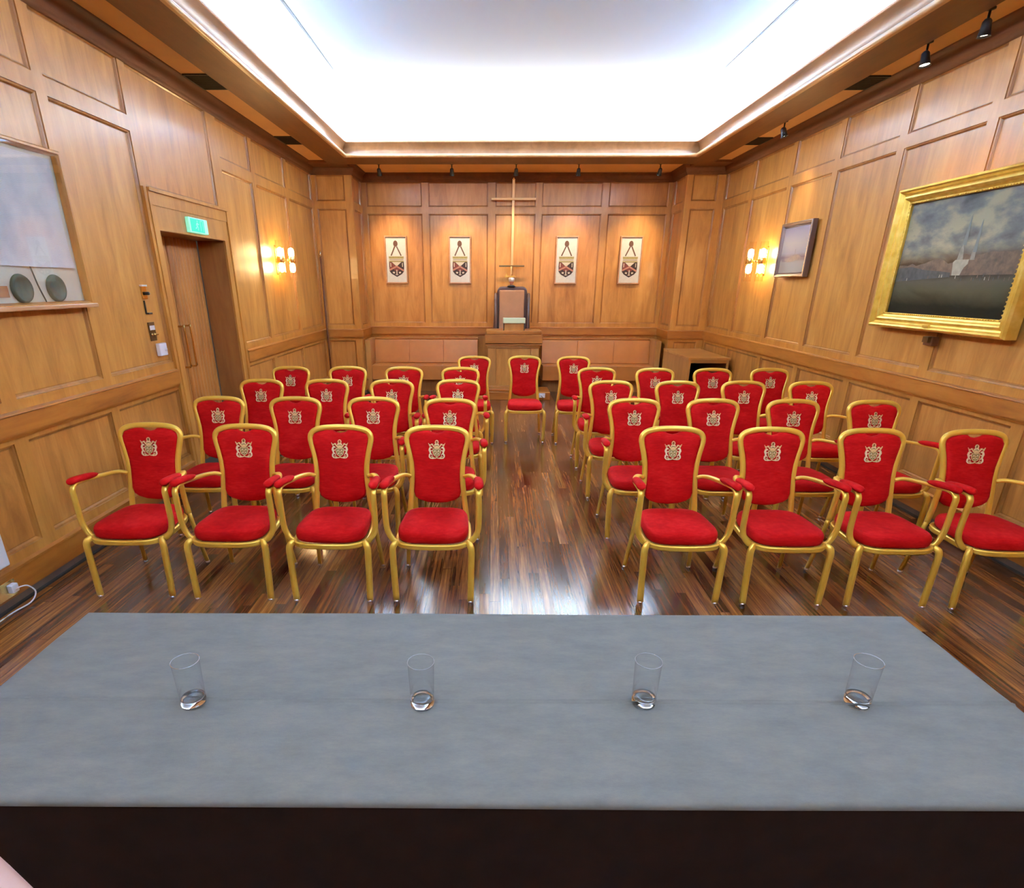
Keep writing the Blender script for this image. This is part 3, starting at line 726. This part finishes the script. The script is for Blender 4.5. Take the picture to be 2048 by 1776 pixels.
# ------------------------------------------------------------ cross / sword on the wall
M['crossgold'] = plain('copper_gilt', (.66, .38, .16), .38, .3)
t = thing('wall_cross', 'tall slender brass cross hung on the back wall above the high-backed chair', 'cross', (.31, YB, 2.0))
MB().sweep([(0, -.09, .0), (0, -.09, 1.26)], [(-.020, -.007), (.020, -.007), (.020, .007), (-.020, .007)], (0, 1, 0), smooth=False).build('shaft', 'crossgold', t, bevel=.003)
MB().box(-.35, .36, -.105, -.08, .965, 1.0).build('cross_arm', 'crossgold', t, bevel=.004)
MB().lathe([(0, 1.245), (.012, 1.25), (.016, 1.265), (.010, 1.28), (0, 1.285)], 0, -.09, 0, 12).build('finial', 'brass', t)
for z in (.3, 1.1): MB().box(-.012, .012, -.09, .02, z-.01, z+.01).build('wall_fixing', 'brass', t)
t = thing('sword_hilt', 'dark bronze sword hilt with straight guard below the brass cross', 'sword', (.30, YB, 1.86))
MB().box(-.205, .215, -.108, -.085, .130, .156).build('guard', 'darkbrass', t, bevel=.003)
MB().lathe([(0, -.02), (.014, -.02), (.018, .03), (.014, .08), (.018, .135), (0, .14)], 0, -.095, 0, 14).build('grip', 'crossgold', t)
MB().box(-.01, .01, -.09, .02, .06, .08).build('wall_fixing', 'darkbrass', t)

# ------------------------------------------------------------ high-backed chair
t = thing('throne_chair', 'tall dark leather high-backed chair behind the lectern', 'chair', (.315, 10.15, 0))
def outline_block(mb, poly, y0, y1, mi=0): mb.prism(poly, lambda u, v, d: (u, d, v), y0, y1, mi)
prof = [(-.34, .40), (-.315, 1.0), (-.285, 1.35), (-.262, 1.56), (-.235, 1.655), (-.19, 1.69), (.19, 1.69), (.235, 1.655), (.262, 1.56), (.285, 1.35), (.315, 1.0), (.34, .40)]
mb = MB(); outline_block(mb, prof, .10, .18); mb.build('back_frame', 'dleather', t, bevel=.02)
mb = MB(); outline_block(mb, [(-.21, .55), (-.21, 1.635), (.20, 1.635), (.20, .55)], .055, .11); mb.build('back_pad', 'ileather', t, bevel=.015)
for s in (-1, 1):
    mb = MB(); mb.prism([(.10, .5), (.10, 1.60), (.02, 1.50), (-.01, 1.25), (-.02, 1.0), (-.10, .80), (-.12, .46)], lambda u, v, d, s=s: (s*(.245+d), u, v), 0, .05)
    mb.build('side_wing', 'dleather', t, bevel=.015)
mb = MB().box(-.27, .27, -.20, .1, .36, .46); mb.build('seat', 'dleather', t, bevel=.02)
for sx in (-1, 1):
    for y in (-.17, .13): MB().box(sx*.27-.025, sx*.27+.025, y-.025, y+.025, 0, .37).build('leg', 'corn', t)
t = thing('crest_ornament', 'small painted heart-shaped ornament on a dark base topping the high-backed chair', 'ornament', (.30, 10.27, 1.69))
MB().lathe([(0, .022), (.03, .022), (.06, .012), (.068, 0), (0, 0)], n=20).build('base', 'black', t)
M['orn'] = plain('rose_enamel', (.72, .22, .12), .3, coat=.5); M['orw'] = plain('pale_enamel', (.75, .62, .50), .3, coat=.5)
MB().lathe([(.0, .022), (.015, .024), (.022, .04), (.042, .075)], n=18).build('foot', 'orn', t)
MB().lathe([(.042, .075), (.052, .10), (.048, .125), (.03, .14), (0, .142)], n=18).build('body', 'orw', t)
mb = MB(); mb.tube(smooth_path([(-.11, 0, .145), (-.06, -.02, .150), (0, -.045, .152), (.05, -.02, .148), (.07, 0, .14)], 4), .006, 8)
mb.tube(smooth_path([(-.10, 0, .15), (-.09, 0, .17), (-.075, 0, .19)], 3), .005, 6); mb.build('gilt_leaves', 'gilt', t)

# ------------------------------------------------------------ lectern with reading lamp
t = thing('lectern', 'panelled oak lectern on a low plinth in front of the high-backed chair', 'lectern', (.33, 9.42, 0))
MB().box(-.60, .60, -.03, .50, 0, .125).build('plinth', 'railX', t, bevel=.006)
MB().box(-.42, .42, .0, .47, .125, .17).build('plinth_moulding', 'railX', t, bevel=.012)
mb = MB(); mb.box(-.285, .285, .03, .44, .17, .84); mb.box(-.40, -.275, .012, .45, .17, .80); mb.box(.275, .40, .012, .45, .17, .80)
mb.box(-.41, .41, .006, .455, .80, .838); mb.box(-.40, .40, .008, .45, .17, .215)
mb.build('body', 'deskside', t, bevel=.005)
MB().box(-.27, .27, .022, .031, .22, .79).build('front_panel', 'panel', t, bevel=.003)
MB().box(-.443, .443, -.02, .47, .838, .862).build('lower_moulding', 'railX', t, bevel=.008)
MB().box(-.447, .447, -.025, .48, .87, 1.0).build('top_box', 'railX', t, bevel=.006)
MB().box(-.43, .43, -.01, .465, 1.0, 1.06).build('cap', 'railX', t, bevel=.012)
t2 = thing('lectern_lamp', 'pale green rectangular lamp shade on two thin posts on the lectern', 'lamp', (.33, 9.45, 1.06))
MB().box(-.172, .172, -.03, .06, .105, .185).build('lamp_shade', 'greenshade', t2, bevel=.008)
for s in (-1, 1): MB().box(s*.158-.006, s*.158+.006, -.006, .006, 0, .11).build('post', 'black', t2)
MB().box(-.152, .152, .0, .02, 0, .104).build('back_board', 'panel', t2)
t = thing('plinth_socket', 'white double socket fixed to the lectern plinth beside the middle armless chair', 'socket', (.80, 9.385, .075))
MB().box(-.05, .05, -.008, .005, -.035, .035).build('plate', 'plastic', t, bevel=.003)
MB().box(-.035, .0, -.035, -.008, -.02, .022).build('plug', 'plastic', t, bevel=.004)
MB().tube(smooth_path([(-.015, -.035, 0), (0, -.055, -.01), (.02, -.05, -.04), (.0, -.04, -.068)], 4), .004, 8).build('cable', 'black', t)

# ------------------------------------------------------------ benches
def bench(x0, x1, arm, lab):
    w = x1-x0
    t = thing('leather_bench', lab, 'bench', (x0, YB, 0), 'fitted leather benches')
    MB().box(0, w, -.40, -.012, 0, .20).build('plinth', 'mold', t)
    n = 3
    def cushion(name, x0_, x1_, y0, y1, z0, z1):
        mb = MB()
        for i in range(n):
            a, b = x0_+(x1_-x0_)*i/n, x0_+(x1_-x0_)*(i+1)/n
            mb.box(a, b-.0006, y0, y1, z0, z1)
        o = mb.build(name, 'leather', t, bevel=.007); return o
    cushion('seat', .0, w, -.55, -.07, .21, .45)
    bk_ = cushion('backrest', .0, w, -.17, -.05, .455, .835)
    for v_ in bk_.data.vertices: v_.co.y -= (.835-v_.co.z)*.14
    MB().box(-.0, w, -.12, -.012, .842, .862).build('top_rail', 'railX', t, bevel=.004)
    ax = -.09 if arm == 'L' else w
    MB().box(ax+.001, ax+.089, -.56, -.012, 0, .86).build('end_panel', 'deskside', t, bevel=.006)
    return t
bench(-2.035, -.25, 'L', 'tan leather bench with oak end panel left of the lectern')
bench(.85, 2.70, 'R', 'tan leather bench with oak end panel right of the lectern')

# ------------------------------------------------------------ side cabinet at the right
t = thing('side_cabinet', 'low honey oak cabinet with open dark front at the right pilaster', 'cabinet', (2.79, 8.55, 0))
w, d, h = .565, 1.32, .765
MB().box(-.012, w+.012, -.012, d, h-.035, h).build('top', 'deskwood', t, bevel=.004)
MB().box(0, .03, 0, d-.01, 0, h-.035).build('side_panel', 'deskside', t)
MB().box(w-.03, w, 0, d-.01, 0, h-.035).build('side_panel', 'deskside', t)
MB().box(.03, w-.03, d-.03, d-.01, 0, h-.035).build('back_panel', 'blackin', t)
MB().box(.03, w-.03, .02, d-.03, .35, .37).build('shelf', 'blackin', t)
MB().box(.03, w-.03, .01, .03, h-.075, h-.035).build('front_rail', 'deskwood', t)
t = thing('window_pole', 'long thin dark pole with pale tip standing in the far left corner', 'pole', (XL+.05, 9.80, 0))
MB().tube([(.02, -.02, 0), (.0, .03, 2.10)], .016, 10).build('shaft', 'corn', t)
MB().lathe([(0, 2.20), (.010, 2.19), (.014, 2.15), (.014, 2.09), (0, 2.09)], 0, .032, 0, 12).build('tip', 'lightgilt', t)

# ------------------------------------------------------------ spotlights
def spot(loc, aim, lab, energy, lit):
    t = thing('spotlight', lab, 'spotlight', loc, 'ceiling spotlights')
    a = Vector(aim)-Vector(loc)+Vector((0, 0, .09)); a.normalize()
    MB().lathe([(0, 0), (.03, 0), (.03, -.008), (.012, -.014), (0, -.014)], n=16).build('ceiling_rose', 'black', t)
    MB().tube([(0, 0, -.01), (0, 0, -.075)], .008, 8).build('stem', 'black', t)
    q = a.to_track_quat('Z', 'Y')
    hd = MB().lathe([(0, -.035), (.016, -.034), (.026, -.02), (.030, .02), (.036, .055), (.040, .06), (.036, .058), (.033, .04), (0, .04)], n=20).build('head', 'black', t)
    hd.rotation_mode = 'QUATERNION'; hd.rotation_quaternion = q; hd.location = (0, 0, -.09)
    fc_ = MB().lathe([(0, .047), (.033, .047)], n=20).build('lamp_face', 'lampface' if lit else 'vent', hd)
    if energy:
        l = bpy.data.lights.new('spot_beam', 'SPOT'); l.energy = energy; l.color = (1, .78, .50); l.spot_size = radians(64); l.spot_blend = 1; l.shadow_soft_size = .03
        o = bpy.data.objects.new('spot_beam', l); C.objects.link(o)
        o.location = Vector(loc)+Vector((0, 0, -.09))+a*.07; o.rotation_mode = 'QUATERNION'; o.rotation_quaternion = (-a).to_track_quat('Z', 'Y')
SPE = 80
for x, ax, w_ in ((-1.69, -1.6, 'leftmost of five'), (-.62, -.55, 'second from left of five'), (.32, .32, 'above the cross'), (1.23, 1.22, 'second from right of five'), (2.41, 2.3, 'rightmost of five')):
    spot((x, 9.79, ZS), (ax, YB, 2.05), 'small black ceiling spotlight before the back wall, '+w_, SPE, True)
spot((3.13, 4.69, ZS), (3.2, 4.72, 1.9), 'lit black ceiling spotlight nearest the camera over the gilded painting', 30, True)
spot((3.12, 5.24, ZS), (3.2, 5.0, 1.9), 'lit black ceiling spotlight at the left end of the gilded painting', 30, True)
spot((3.11, 7.44, ZS), (XR, 7.3, 2.2), 'small black ceiling spotlight over the small painting', 22, True)

# ------------------------------------------------------------ chairs
def yb(z):
    T = [(0, .464), (.2, .432), (.4, .408), (.6, .425), (.75, .452), (.93, .488)]
    for (z0, y0), (z1, y1) in zip(T, T[1:]):
        if z <= z1: return y0+(y1-y0)*(z-z0)/(z1-z0)
    return T[-1][1]+(z-.93)*.2
SEC = lambda w, h: [(w*.5*x, h*.5*y) for x, y in ((-1, -.35), (-.75, -.85), (-.3, -1), (-.12, -.82), (.12, -.82), (.3, -1), (.75, -.85), (1, -.35), (1, .35), (.75, .85), (0, 1), (-.75, .85), (-1, .35))]
def hoop_pts():
    half = [(.178, .375), (.168, .46), (.158, .55), (.152, .63), (.154, .70), (.165, .77), (.177, .82), (.183, .855), (.176, .883), (.152, .903), (.11, .915), (.055, .920), (0, .9215)]
    pts = [(x, yb(z), z) for x, z in half]; return pts+[(-x, y, z) for x, y, z in pts[-2::-1]]
def pillow(mb, outline, centre, layers, fn, mi=0, smooth=True):
    """outline 2D; layers (scale, depth); capped with centre fans"""
    k = len(outline); vs = []
    for (s, d) in layers:
        for (u, v) in outline: vs.append(fn(centre[0]+(u-centre[0])*s, centre[1]+(v-centre[1])*s, d))
    fs = []
    for i in range(len(layers)-1):
        for q in range(k): fs.append((i*k+q, i*k+(q+1) % k, (i+1)*k+(q+1) % k, (i+1)*k+q))
    n = len(vs); vs += [fn(centre[0], centre[1], layers[0][1]), fn(centre[0], centre[1], layers[-1][1])]
    for q in range(k): fs += [(n, (q+1) % k, q), (n+1, (len(layers)-1)*k+q, (len(layers)-1)*k+(q+1) % k)]
    mb.add(vs, fs, mi, smooth)
def crest(parent):
    mb = MB(); S = .001; z0 = .745
    def fn(u, v, d): z = z0+v*S; return (u*S, yb(z)-.027-d*S, z)
    # supporters, shield, mantling, crown, motto scroll (0 gold, 1 pale, 2 olive, 3 dark red)
    mb.prism([(-22, 58), (22, 58), (24, 40), (17, 22), (0, 12), (-17, 22), (-24, 40)], fn, 0, 2, 2)
    mb.stroke([(-22, 58), (22, 58), (24, 40), (17, 22), (0, 12), (-17, 22), (-24, 40), (-22, 58)], 3.2, fn, 0, 4, 0)
    mb.stroke([(0, 57), (0, 14)], 2, fn, 0, 3.6, 0); mb.stroke([(-22, 40), (22, 40)], 2, fn, 0, 3.6, 0)
    for (a, b) in ((-11, 48), (11, 48), (-9, 30), (9, 30)): mb.prism([(a-5, b-3), (a+1, b-5), (a+5, b+1), (a, b+4)], fn, 2, 3.6, 1)
    for s in (-1, 1):
        mb.stroke([(s*10, 3), (s*26, 2), (s*38, 4), (s*45, 12), (s*44, 22), (s*38, 31), (s*40, 42), (s*44, 52), (s*41, 62), (s*34, 68), (s*28, 64)], [3, 5, 6, 7, 9, 9, 10, 11, 11, 9, 5], fn, 0, 4, 1)
        mb.stroke([(s*42, 50), (s*34, 47), (s*26, 50)], [6, 5, 3], fn, 0, 4, 1)
        mb.stroke([(s*40, 34), (s*31, 28), (s*27, 20)], [6, 5, 3], fn, 0, 4, 1)
        mb.stroke([(s*36, 12), (s*28, 15), (s*22, 10)], [5, 4, 3], fn, 0, 4, 0)
        mb.stroke([(s*38, 66), (s*43, 78), (s*50, 92)], [5, 4, 2], fn, 0, 4, 0)
        mb.stroke([(s*44, 84), (s*36, 80), (s*30, 84)], [3, 6, 3], fn, 0, 4, 0)
        mb.stroke([(s*6, 62), (s*16, 70), (s*24, 80), (s*32, 88), (s*22, 86)], [6, 7, 6, 4, 3], fn, 0, 4, 0)
        mb.stroke([(s*8, 80), (s*14, 76)], 5, fn, 0, 4, 0)
        mb.stroke([(s*30, 60), (s*22, 64)], 4, fn, 0, 3, 2)
    mb.prism([(-16, 60), (16, 60), (20, 72), (10, 82), (-10, 82), (-20, 72)], fn, 0, 2.4, 2)
    mb.prism([(-9, 62), (9, 62), (11, 72), (0, 78), (-11, 72)], fn, 2.4, 4, 0)
    mb.stroke([(9*cos(a), 97+11*sin(a)) for a in [-pi/2+i*pi/8 for i in range(17)]], 4.2, fn, 0, 4, 0)
    mb.prism([(-3, 90), (3, 90), (4, 97), (0, 101), (-4, 97)], fn, 0, 3, 2)
    mb.stroke([(-14, 84), (14, 84)], 4, fn, 0, 4, 1)
    mb.stroke([(-36, 2), (-24, 8), (-12, 3), (0, 7), (12, 3), (24, 8), (36, 2)], 5, fn, 0, 4.4, 0)
    return mb.build('crest', ['gthread', 'pthread', 'othread', 'rthread'], parent)
def make_chair(arms, label, group):
    t = thing('banquet_armchair' if arms else 'banquet_chair', label, 'chair', (0, 0, 0), group)
    # seat
    front, back = .208, .186
    out = []
    for i in range(40):
        a = 2*pi*i/40; c, s = cos(a), sin(a)
        u = math.copysign(abs(c)**.45, c); v = math.copysign(abs(s)**.5, s)
        y = .205+.207*v; wdt = front+(back-front)*(y/.41)
        if v < 0: y -= .012*(1-u*u)
        out.append((wdt*u, y))
    mb = MB()
    pillow(mb, out, (0, .205), [(.96, .376), (.985, .382), (1.0, .395), (1.005, .412), (.99, .428), (.955, .439), (.88, .446), (.7, .452), (.45, .455)], lambda u, v, d: (u, v, d))
    mb.build('seat', 'velvet', t)
    mb = MB()
    path = [(u*1.02, .205+(v-.205)*1.02, .362) for u, v in out]
    mb.sweep(path, [(-.010, -.016), (.010, -.016), (.014, -.008), (.009, -.001), (.014, .006), (.010, .0135), (-.010, .0135)], (0, 0, 1), closed=True)
    mb.build('seat_frame', 'gold', t)
    # back hoop
    mb = MB(); P = smooth_path(hoop_pts(), 4)
    mb.sweep(P, SEC(.033, .024), [(0, -1, .2)]*len(P)); mb.build('back_frame', 'gold', t)
    # padded back
    half = [(0, .468), (.06, .473), (.11, .488), (.136, .508), (.144, .54), (.139, .60), (.138, .66), (.142, .72), (.154, .78), (.166, .83), (.169, .86), (.156, .884), (.12, .897), (.08, .905), (.05, .905), (.03, .893), (0, .886)]
    o2 = half+[(-x, z) for x, z in half[-2:0:-1]]
    mb = MB()
    fn = lambda u, v, d: (u, yb(v)+d, v)
    pillow(mb, o2, (0, .69), [(.965, .014), (1.0, .008), (1.004, -.004), (.985, -.014), (.94, -.020), (.8, -.0245), (.5, -.026)], fn)
    bk = mb.build('backrest', 'velvet', t)
    crest(bk)
    # rear legs
    for s in (-1, 1):
        P = smooth_path([(s*.180, yb(.38), .38), (s*.190, .425, .25), (s*.200, .446, .12), (s*.208, .466, .014)], 4)
        lg = MB().sweep(P, SEC(.026, .021), (0, -1, 0)).build('leg', 'gold', t)
        MB().lathe([(0, .0), (.014, 0), (.015, .004), (.015, .016), (0, .018)], s*.209, .467, 0, 14).build('foot_cap', 'chrome', lg)
        P = smooth_path([(s*.196, .03, .368), (s*.212, .014, .362), (s*.222, .006, .335), (s*.2215, .004, .27), (s*.219, .002, .14), (s*.2155, .0, .014)], 4)
        lg = MB().sweep(P, SEC(.037, .026), (0, -1, 0), scale=[(.8+.2*min(1, i/5)) for i in range(len(P))]).build('leg', 'gold', t)
        MB().lathe([(0, .0), (.014, 0), (.0155, .004), (.0155, .016), (0, .018)], s*.2155, 0, 0, 14).build('foot_cap', 'chrome', lg)
        if arms:
            P = smooth_path([(s*.164, .425, .635), (s*.195, .405, .648), (s*.225, .35, .655), (s*.250, .25, .662), (s*.262, .14, .672), (s*.262, .085, .668), (s*.262, .062, .645), (s*.262, .062, .60), (s*.262, .065, .50), (s*.259, .066, .445), (s*.248, .066, .405), (s*.225, .06, .372), (s*.205, .06, .36)], 4)
            refs = []
            for i, p in enumerate(P):
                tt = i/(len(P)-1); refs.append((0, 0, 1) if tt < .42 else ((0, -.7, .7) if tt < .5 else (0, -1, 0)))
            ar = MB().sweep(P, SEC(.033, .022), refs).build('arm', 'gold', t)
            pth = smooth_path([(s*.247, .275, .676), (s*.255, .20, .683), (s*.260, .12, .692), (s*.262, .075, .693), (s*.262, .048, .684)], 4)
            n = len(pth); sc = []
            for i in range(n):
                e = min(i, n-1-i); sc.append((min(1, (.25, .62, .82, .93)[e] if e < 4 else 1)))
            ell = [(.0265*cos(a), .0185*sin(a)) for a in [i*pi/8 for i in range(16)]]
            MB().sweep(pth, ell, (0, 0, 1), scale=sc).build('arm_pad', 'velvet', ar)
    return t
CH = dict(
 L1=[(-2.085, 2.972), (-1.495, 2.956), (-.912, 2.952), (-.328, 2.957)], L2=[(-2.061, 3.879), (-1.479, 3.878), (-.89, 3.89), (-.311, 3.852)],
 L3=[(-2.055, 4.74), (-1.475, 4.76), (-.890, 4.752), (-.303, 4.785)], L4=[(-2.071, 5.60), (-1.488, 5.625), (-.906, 5.62), (-.325, 5.61)],
 R1=[(1.089, 2.977), (1.678, 2.973), (2.267, 2.965), (2.856, 2.950)], R2=[(1.065, 3.897), (1.654, 3.906), (2.245, 3.904), (2.834, 3.890)],
 R3=[(1.055, 4.770), (1.643, 4.772), (2.232, 4.795), (2.821, 4.787)], R4=[(1.075, 5.65), (1.662, 5.62), (2.250, 5.63), (2.838, 5.652)])
ROW = {'1': 'front row', '2': 'second row', '3': 'third row', '4': 'rearmost fourth row'}
POSL = ['nearest the left wall', 'second from the left wall', 'second from the aisle', 'beside the aisle']
POSR = ['beside the aisle', 'second from the aisle', 'second from the right wall', 'nearest the right wall']
first = None
for key, spots in CH.items():
    for i, (x, y) in enumerate(spots):
        side = 'left' if key[0] == 'L' else 'right'
        lab = 'red velvet gold armchair, %s of the %s block, %s' % (ROW[key[1]], side, (POSL if side == 'left' else POSR)[i])
        if first is None:
            first = make_chair(True, lab, 'red and gold armchairs in rows'); first.location = (x, y, 0)
        else: dup(first, (x, y, 0), lab)
bf = None
for (x, y), w_ in zip([(-.212, 6.62), (.384, 6.672), (.965, 6.642)], ('leftmost of three before the lectern', 'middle of three before the lectern', 'rightmost of three before the lectern')):
    lab = 'armless red velvet gold chair, '+w_
    if bf is None: bf = make_chair(False, lab, 'armless chairs before the lectern'); bf.location = (x, y, 0)
    else: dup(bf, (x, y, 0), lab)

# ------------------------------------------------------------ table, cloth, cloth drop, tumblers
TA = .017; TC = Vector((.021, 1.247)); TW, TD, TZ = 1.305, .369, .745
def tl(x, y): return (TC.x+x*cos(TA)-y*sin(TA), TC.y+x*sin(TA)+y*cos(TA))
t = thing('trestle_table', 'long trestle table hidden under the grey cloth in the foreground', 'table', (TC.x, TC.y, 0)); t.rotation_euler = (0, 0, TA)
MB().box(-TW+.01, TW-.01, -TD+.01, TD-.01, .705, .735).build('tabletop', 'deskside', t)
for sx in (-1.1, 1.1):
    for sy in (-.28, .28): MB().tube([(sx, sy, 0), (sx, sy, .705)], .016, 10).build('leg', 'black', t)
mb = MB(); nx, ny = 100, 44; r_ = .012; xs, ys = [], []
def prof1(half, n):
    q = [-half-.001, -half, -half+r_*.3, -half+r_]; q += [-half+r_+(2*half-2*r_)*i/n for i in range(1, n)]; q += [half-r_, half-r_*.3, half, half+.001]; return q
ux, uy = prof1(TW, nx), prof1(TD, ny)
uy = sorted(uy+[-.066, -.060, -.054, -.050])
def dz(u, half):
    a = half-abs(u)
    if a < 0: return -.016
    if a < .001: return -.009
    if a < r_*.5: return -.004
    return 0
random.seed(2)
vs = []
for u in ux:
    for v in uy:
        z = TZ+min(dz(u, TW), dz(v, TD))+.0008*sin(u*5+v*9)+.0006*sin(v*23+u*2.3)
        if abs(v+.060) < .001: z += .0045
        if abs(v+.054) < .001: z -= .0042
        cu, cv = max(-TW, min(TW, u)), max(-TD, min(TD, v))
        if z < TZ-.012: cu *= 1.0005
        vs.append((cu, cv, z))
k = len(uy)
mb.add(vs, [(i*k+j, (i+1)*k+j, (i+1)*k+j+1, i*k+j+1) for i in range(len(ux)-1) for j in range(k-1)], 0, True)
cl = mb.build('tablecloth', 'cloth', loc=(TC.x, TC.y, 0)); cl.rotation_euler = (0, 0, TA)
tag(cl, 'plain grey cloth with one long crease covering the foreground table top', 'tablecloth')
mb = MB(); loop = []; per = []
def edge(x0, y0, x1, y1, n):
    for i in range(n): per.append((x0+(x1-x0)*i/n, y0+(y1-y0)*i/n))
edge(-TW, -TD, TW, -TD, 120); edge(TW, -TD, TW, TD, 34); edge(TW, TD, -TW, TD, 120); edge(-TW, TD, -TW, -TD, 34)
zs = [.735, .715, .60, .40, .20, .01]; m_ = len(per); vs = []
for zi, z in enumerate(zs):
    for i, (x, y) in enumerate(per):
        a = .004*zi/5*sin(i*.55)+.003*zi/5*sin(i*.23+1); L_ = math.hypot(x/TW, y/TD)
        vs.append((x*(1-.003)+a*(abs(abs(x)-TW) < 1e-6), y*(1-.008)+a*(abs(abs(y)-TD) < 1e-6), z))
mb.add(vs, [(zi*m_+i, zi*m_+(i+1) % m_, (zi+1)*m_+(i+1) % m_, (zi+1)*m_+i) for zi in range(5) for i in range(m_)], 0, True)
sk = mb.build('cloth_drop', 'skirt', loc=(TC.x, TC.y, 0)); sk.rotation_euler = (0, 0, TA)
tag(sk, 'tablecloth drop hanging to the floor, shade put into its dark brown colour', 'table skirt')
M['wall_glass'] = thin_glass('tumbler_wall', (.985, .99, .99), .06, .03)
M['rim_glass'] = thin_glass('tumbler_rim', (.9, .92, .94), .9, .12)
for (x, y), w_ in zip(((-.735, 1.158), (-.165, 1.168), (.387, 1.186), (.922, 1.199)),
                      ('leftmost on the grey cloth', 'second from left on the grey cloth', 'second from right on the grey cloth', 'rightmost on the grey cloth')):
    g = MB().lathe([(.0291, .014), (.0294, .03), (.0305, .075), (.0320, .128)], n=48).build('water_glass', 'wall_glass', loc=(x, y, TZ+.0022), recalc=False)
    b_ = MB().lathe([(0, .0), (.0265, .0), (.0285, .0025), (.0293, .008), (.0293, .022), (.0278, .0235), (.0262, .0205), (.020, .017), (0, .0158)], n=48).build('thick_base', 'glass', g)
    bm = bmesh.new(); bm.from_mesh(b_.data); bmesh.ops.remove_doubles(bm, verts=bm.verts, dist=1e-6); bmesh.ops.recalc_face_normals(bm, faces=bm.faces); bm.to_mesh(b_.data); bm.free()
    MB().lathe([(.0320+.0009*cos(a), .128+.0012*sin(a)) for a in [i*pi/4 for i in range(8)]], n=48, closed=True).build('rim', 'rim_glass', g)
    tag(g, 'empty clear straight tumbler with thick base, '+w_, 'glass', 'tumblers on the table')

# ------------------------------------------------------------ fingertip of the photographer, lower left corner
A0, A1 = Vector((-.2694, .2063, 1.4435)), Vector((-.147, .1675, 1.3415)); dr = (A1-A0)
mb = MB(); P = [A0+dr*q for q in (-.13, -.125, -.11, -.08, -.02, .1, .22, .34, .48, .62, .8, 1.0)]
mb.sweep(P, [(.0105*cos(a), .0095*sin(a)) for a in [i*pi/8 for i in range(16)]], (0, .3, 1), scale=[.2, .5, .75, .92, 1, 1.0, .96, 1.08, 1.0, 1.0, 1.12, 1.15])
tag(mb.build('person_finger', 'skin'), 'pink out-of-focus fingertip of the photographer in the bottom left corner', 'finger')

# ------------------------------------------------------------ world, camera, render look
w = bpy.data.worlds.new('World'); SC.world = w; w.use_nodes = True
w.node_tree.nodes['Background'].inputs[0].default_value = (.5, .45, .4, 1); w.node_tree.nodes['Background'].inputs[1].default_value = .05
f_px, CXp, CYp = 1162.68, 959.41, 1039.58
p, yw, ro = radians(22.0432), radians(-1.15966), radians(.15781)
fwd = Vector((sin(yw)*cos(p), cos(yw)*cos(p), -sin(p)))
r0 = Vector((cos(yw), -sin(yw), 0)); u0 = Vector((sin(p)*sin(yw), sin(p)*cos(yw), cos(p)))
R_ = r0*cos(ro)+u0*sin(ro); U_ = -r0*sin(ro)+u0*cos(ro)
cam = bpy.data.cameras.new('camera'); co = bpy.data.objects.new('camera', cam); C.objects.link(co)
co.matrix_world = Matrix(((R_.x, U_.x, -fwd.x, 0), (R_.y, U_.y, -fwd.y, 0), (R_.z, U_.z, -fwd.z, 1.72), (0, 0, 0, 1)))
cam.sensor_fit = 'HORIZONTAL'; cam.sensor_width = 36; cam.lens = f_px/2048*36
cam.shift_x = (1024-CXp)/2048; cam.shift_y = (CYp-888)/2048
cam.clip_start = .02
SC.camera = co
SC.view_settings.view_transform = 'Standard'; SC.view_settings.look = 'None'; SC.view_settings.gamma = 1
SC.view_settings.use_curve_mapping = False
SC.view_settings.exposure = 0.72
cy = SC.cycles
cy.use_denoising = True; cy.max_bounces = 10; cy.diffuse_bounces = 6; cy.glossy_bounces = 5; cy.transmission_bounces = 10; cy.transparent_max_bounces = 12
cy.sample_clamp_indirect = 8; cy.caustics_refractive = True; cy.caustics_reflective = False
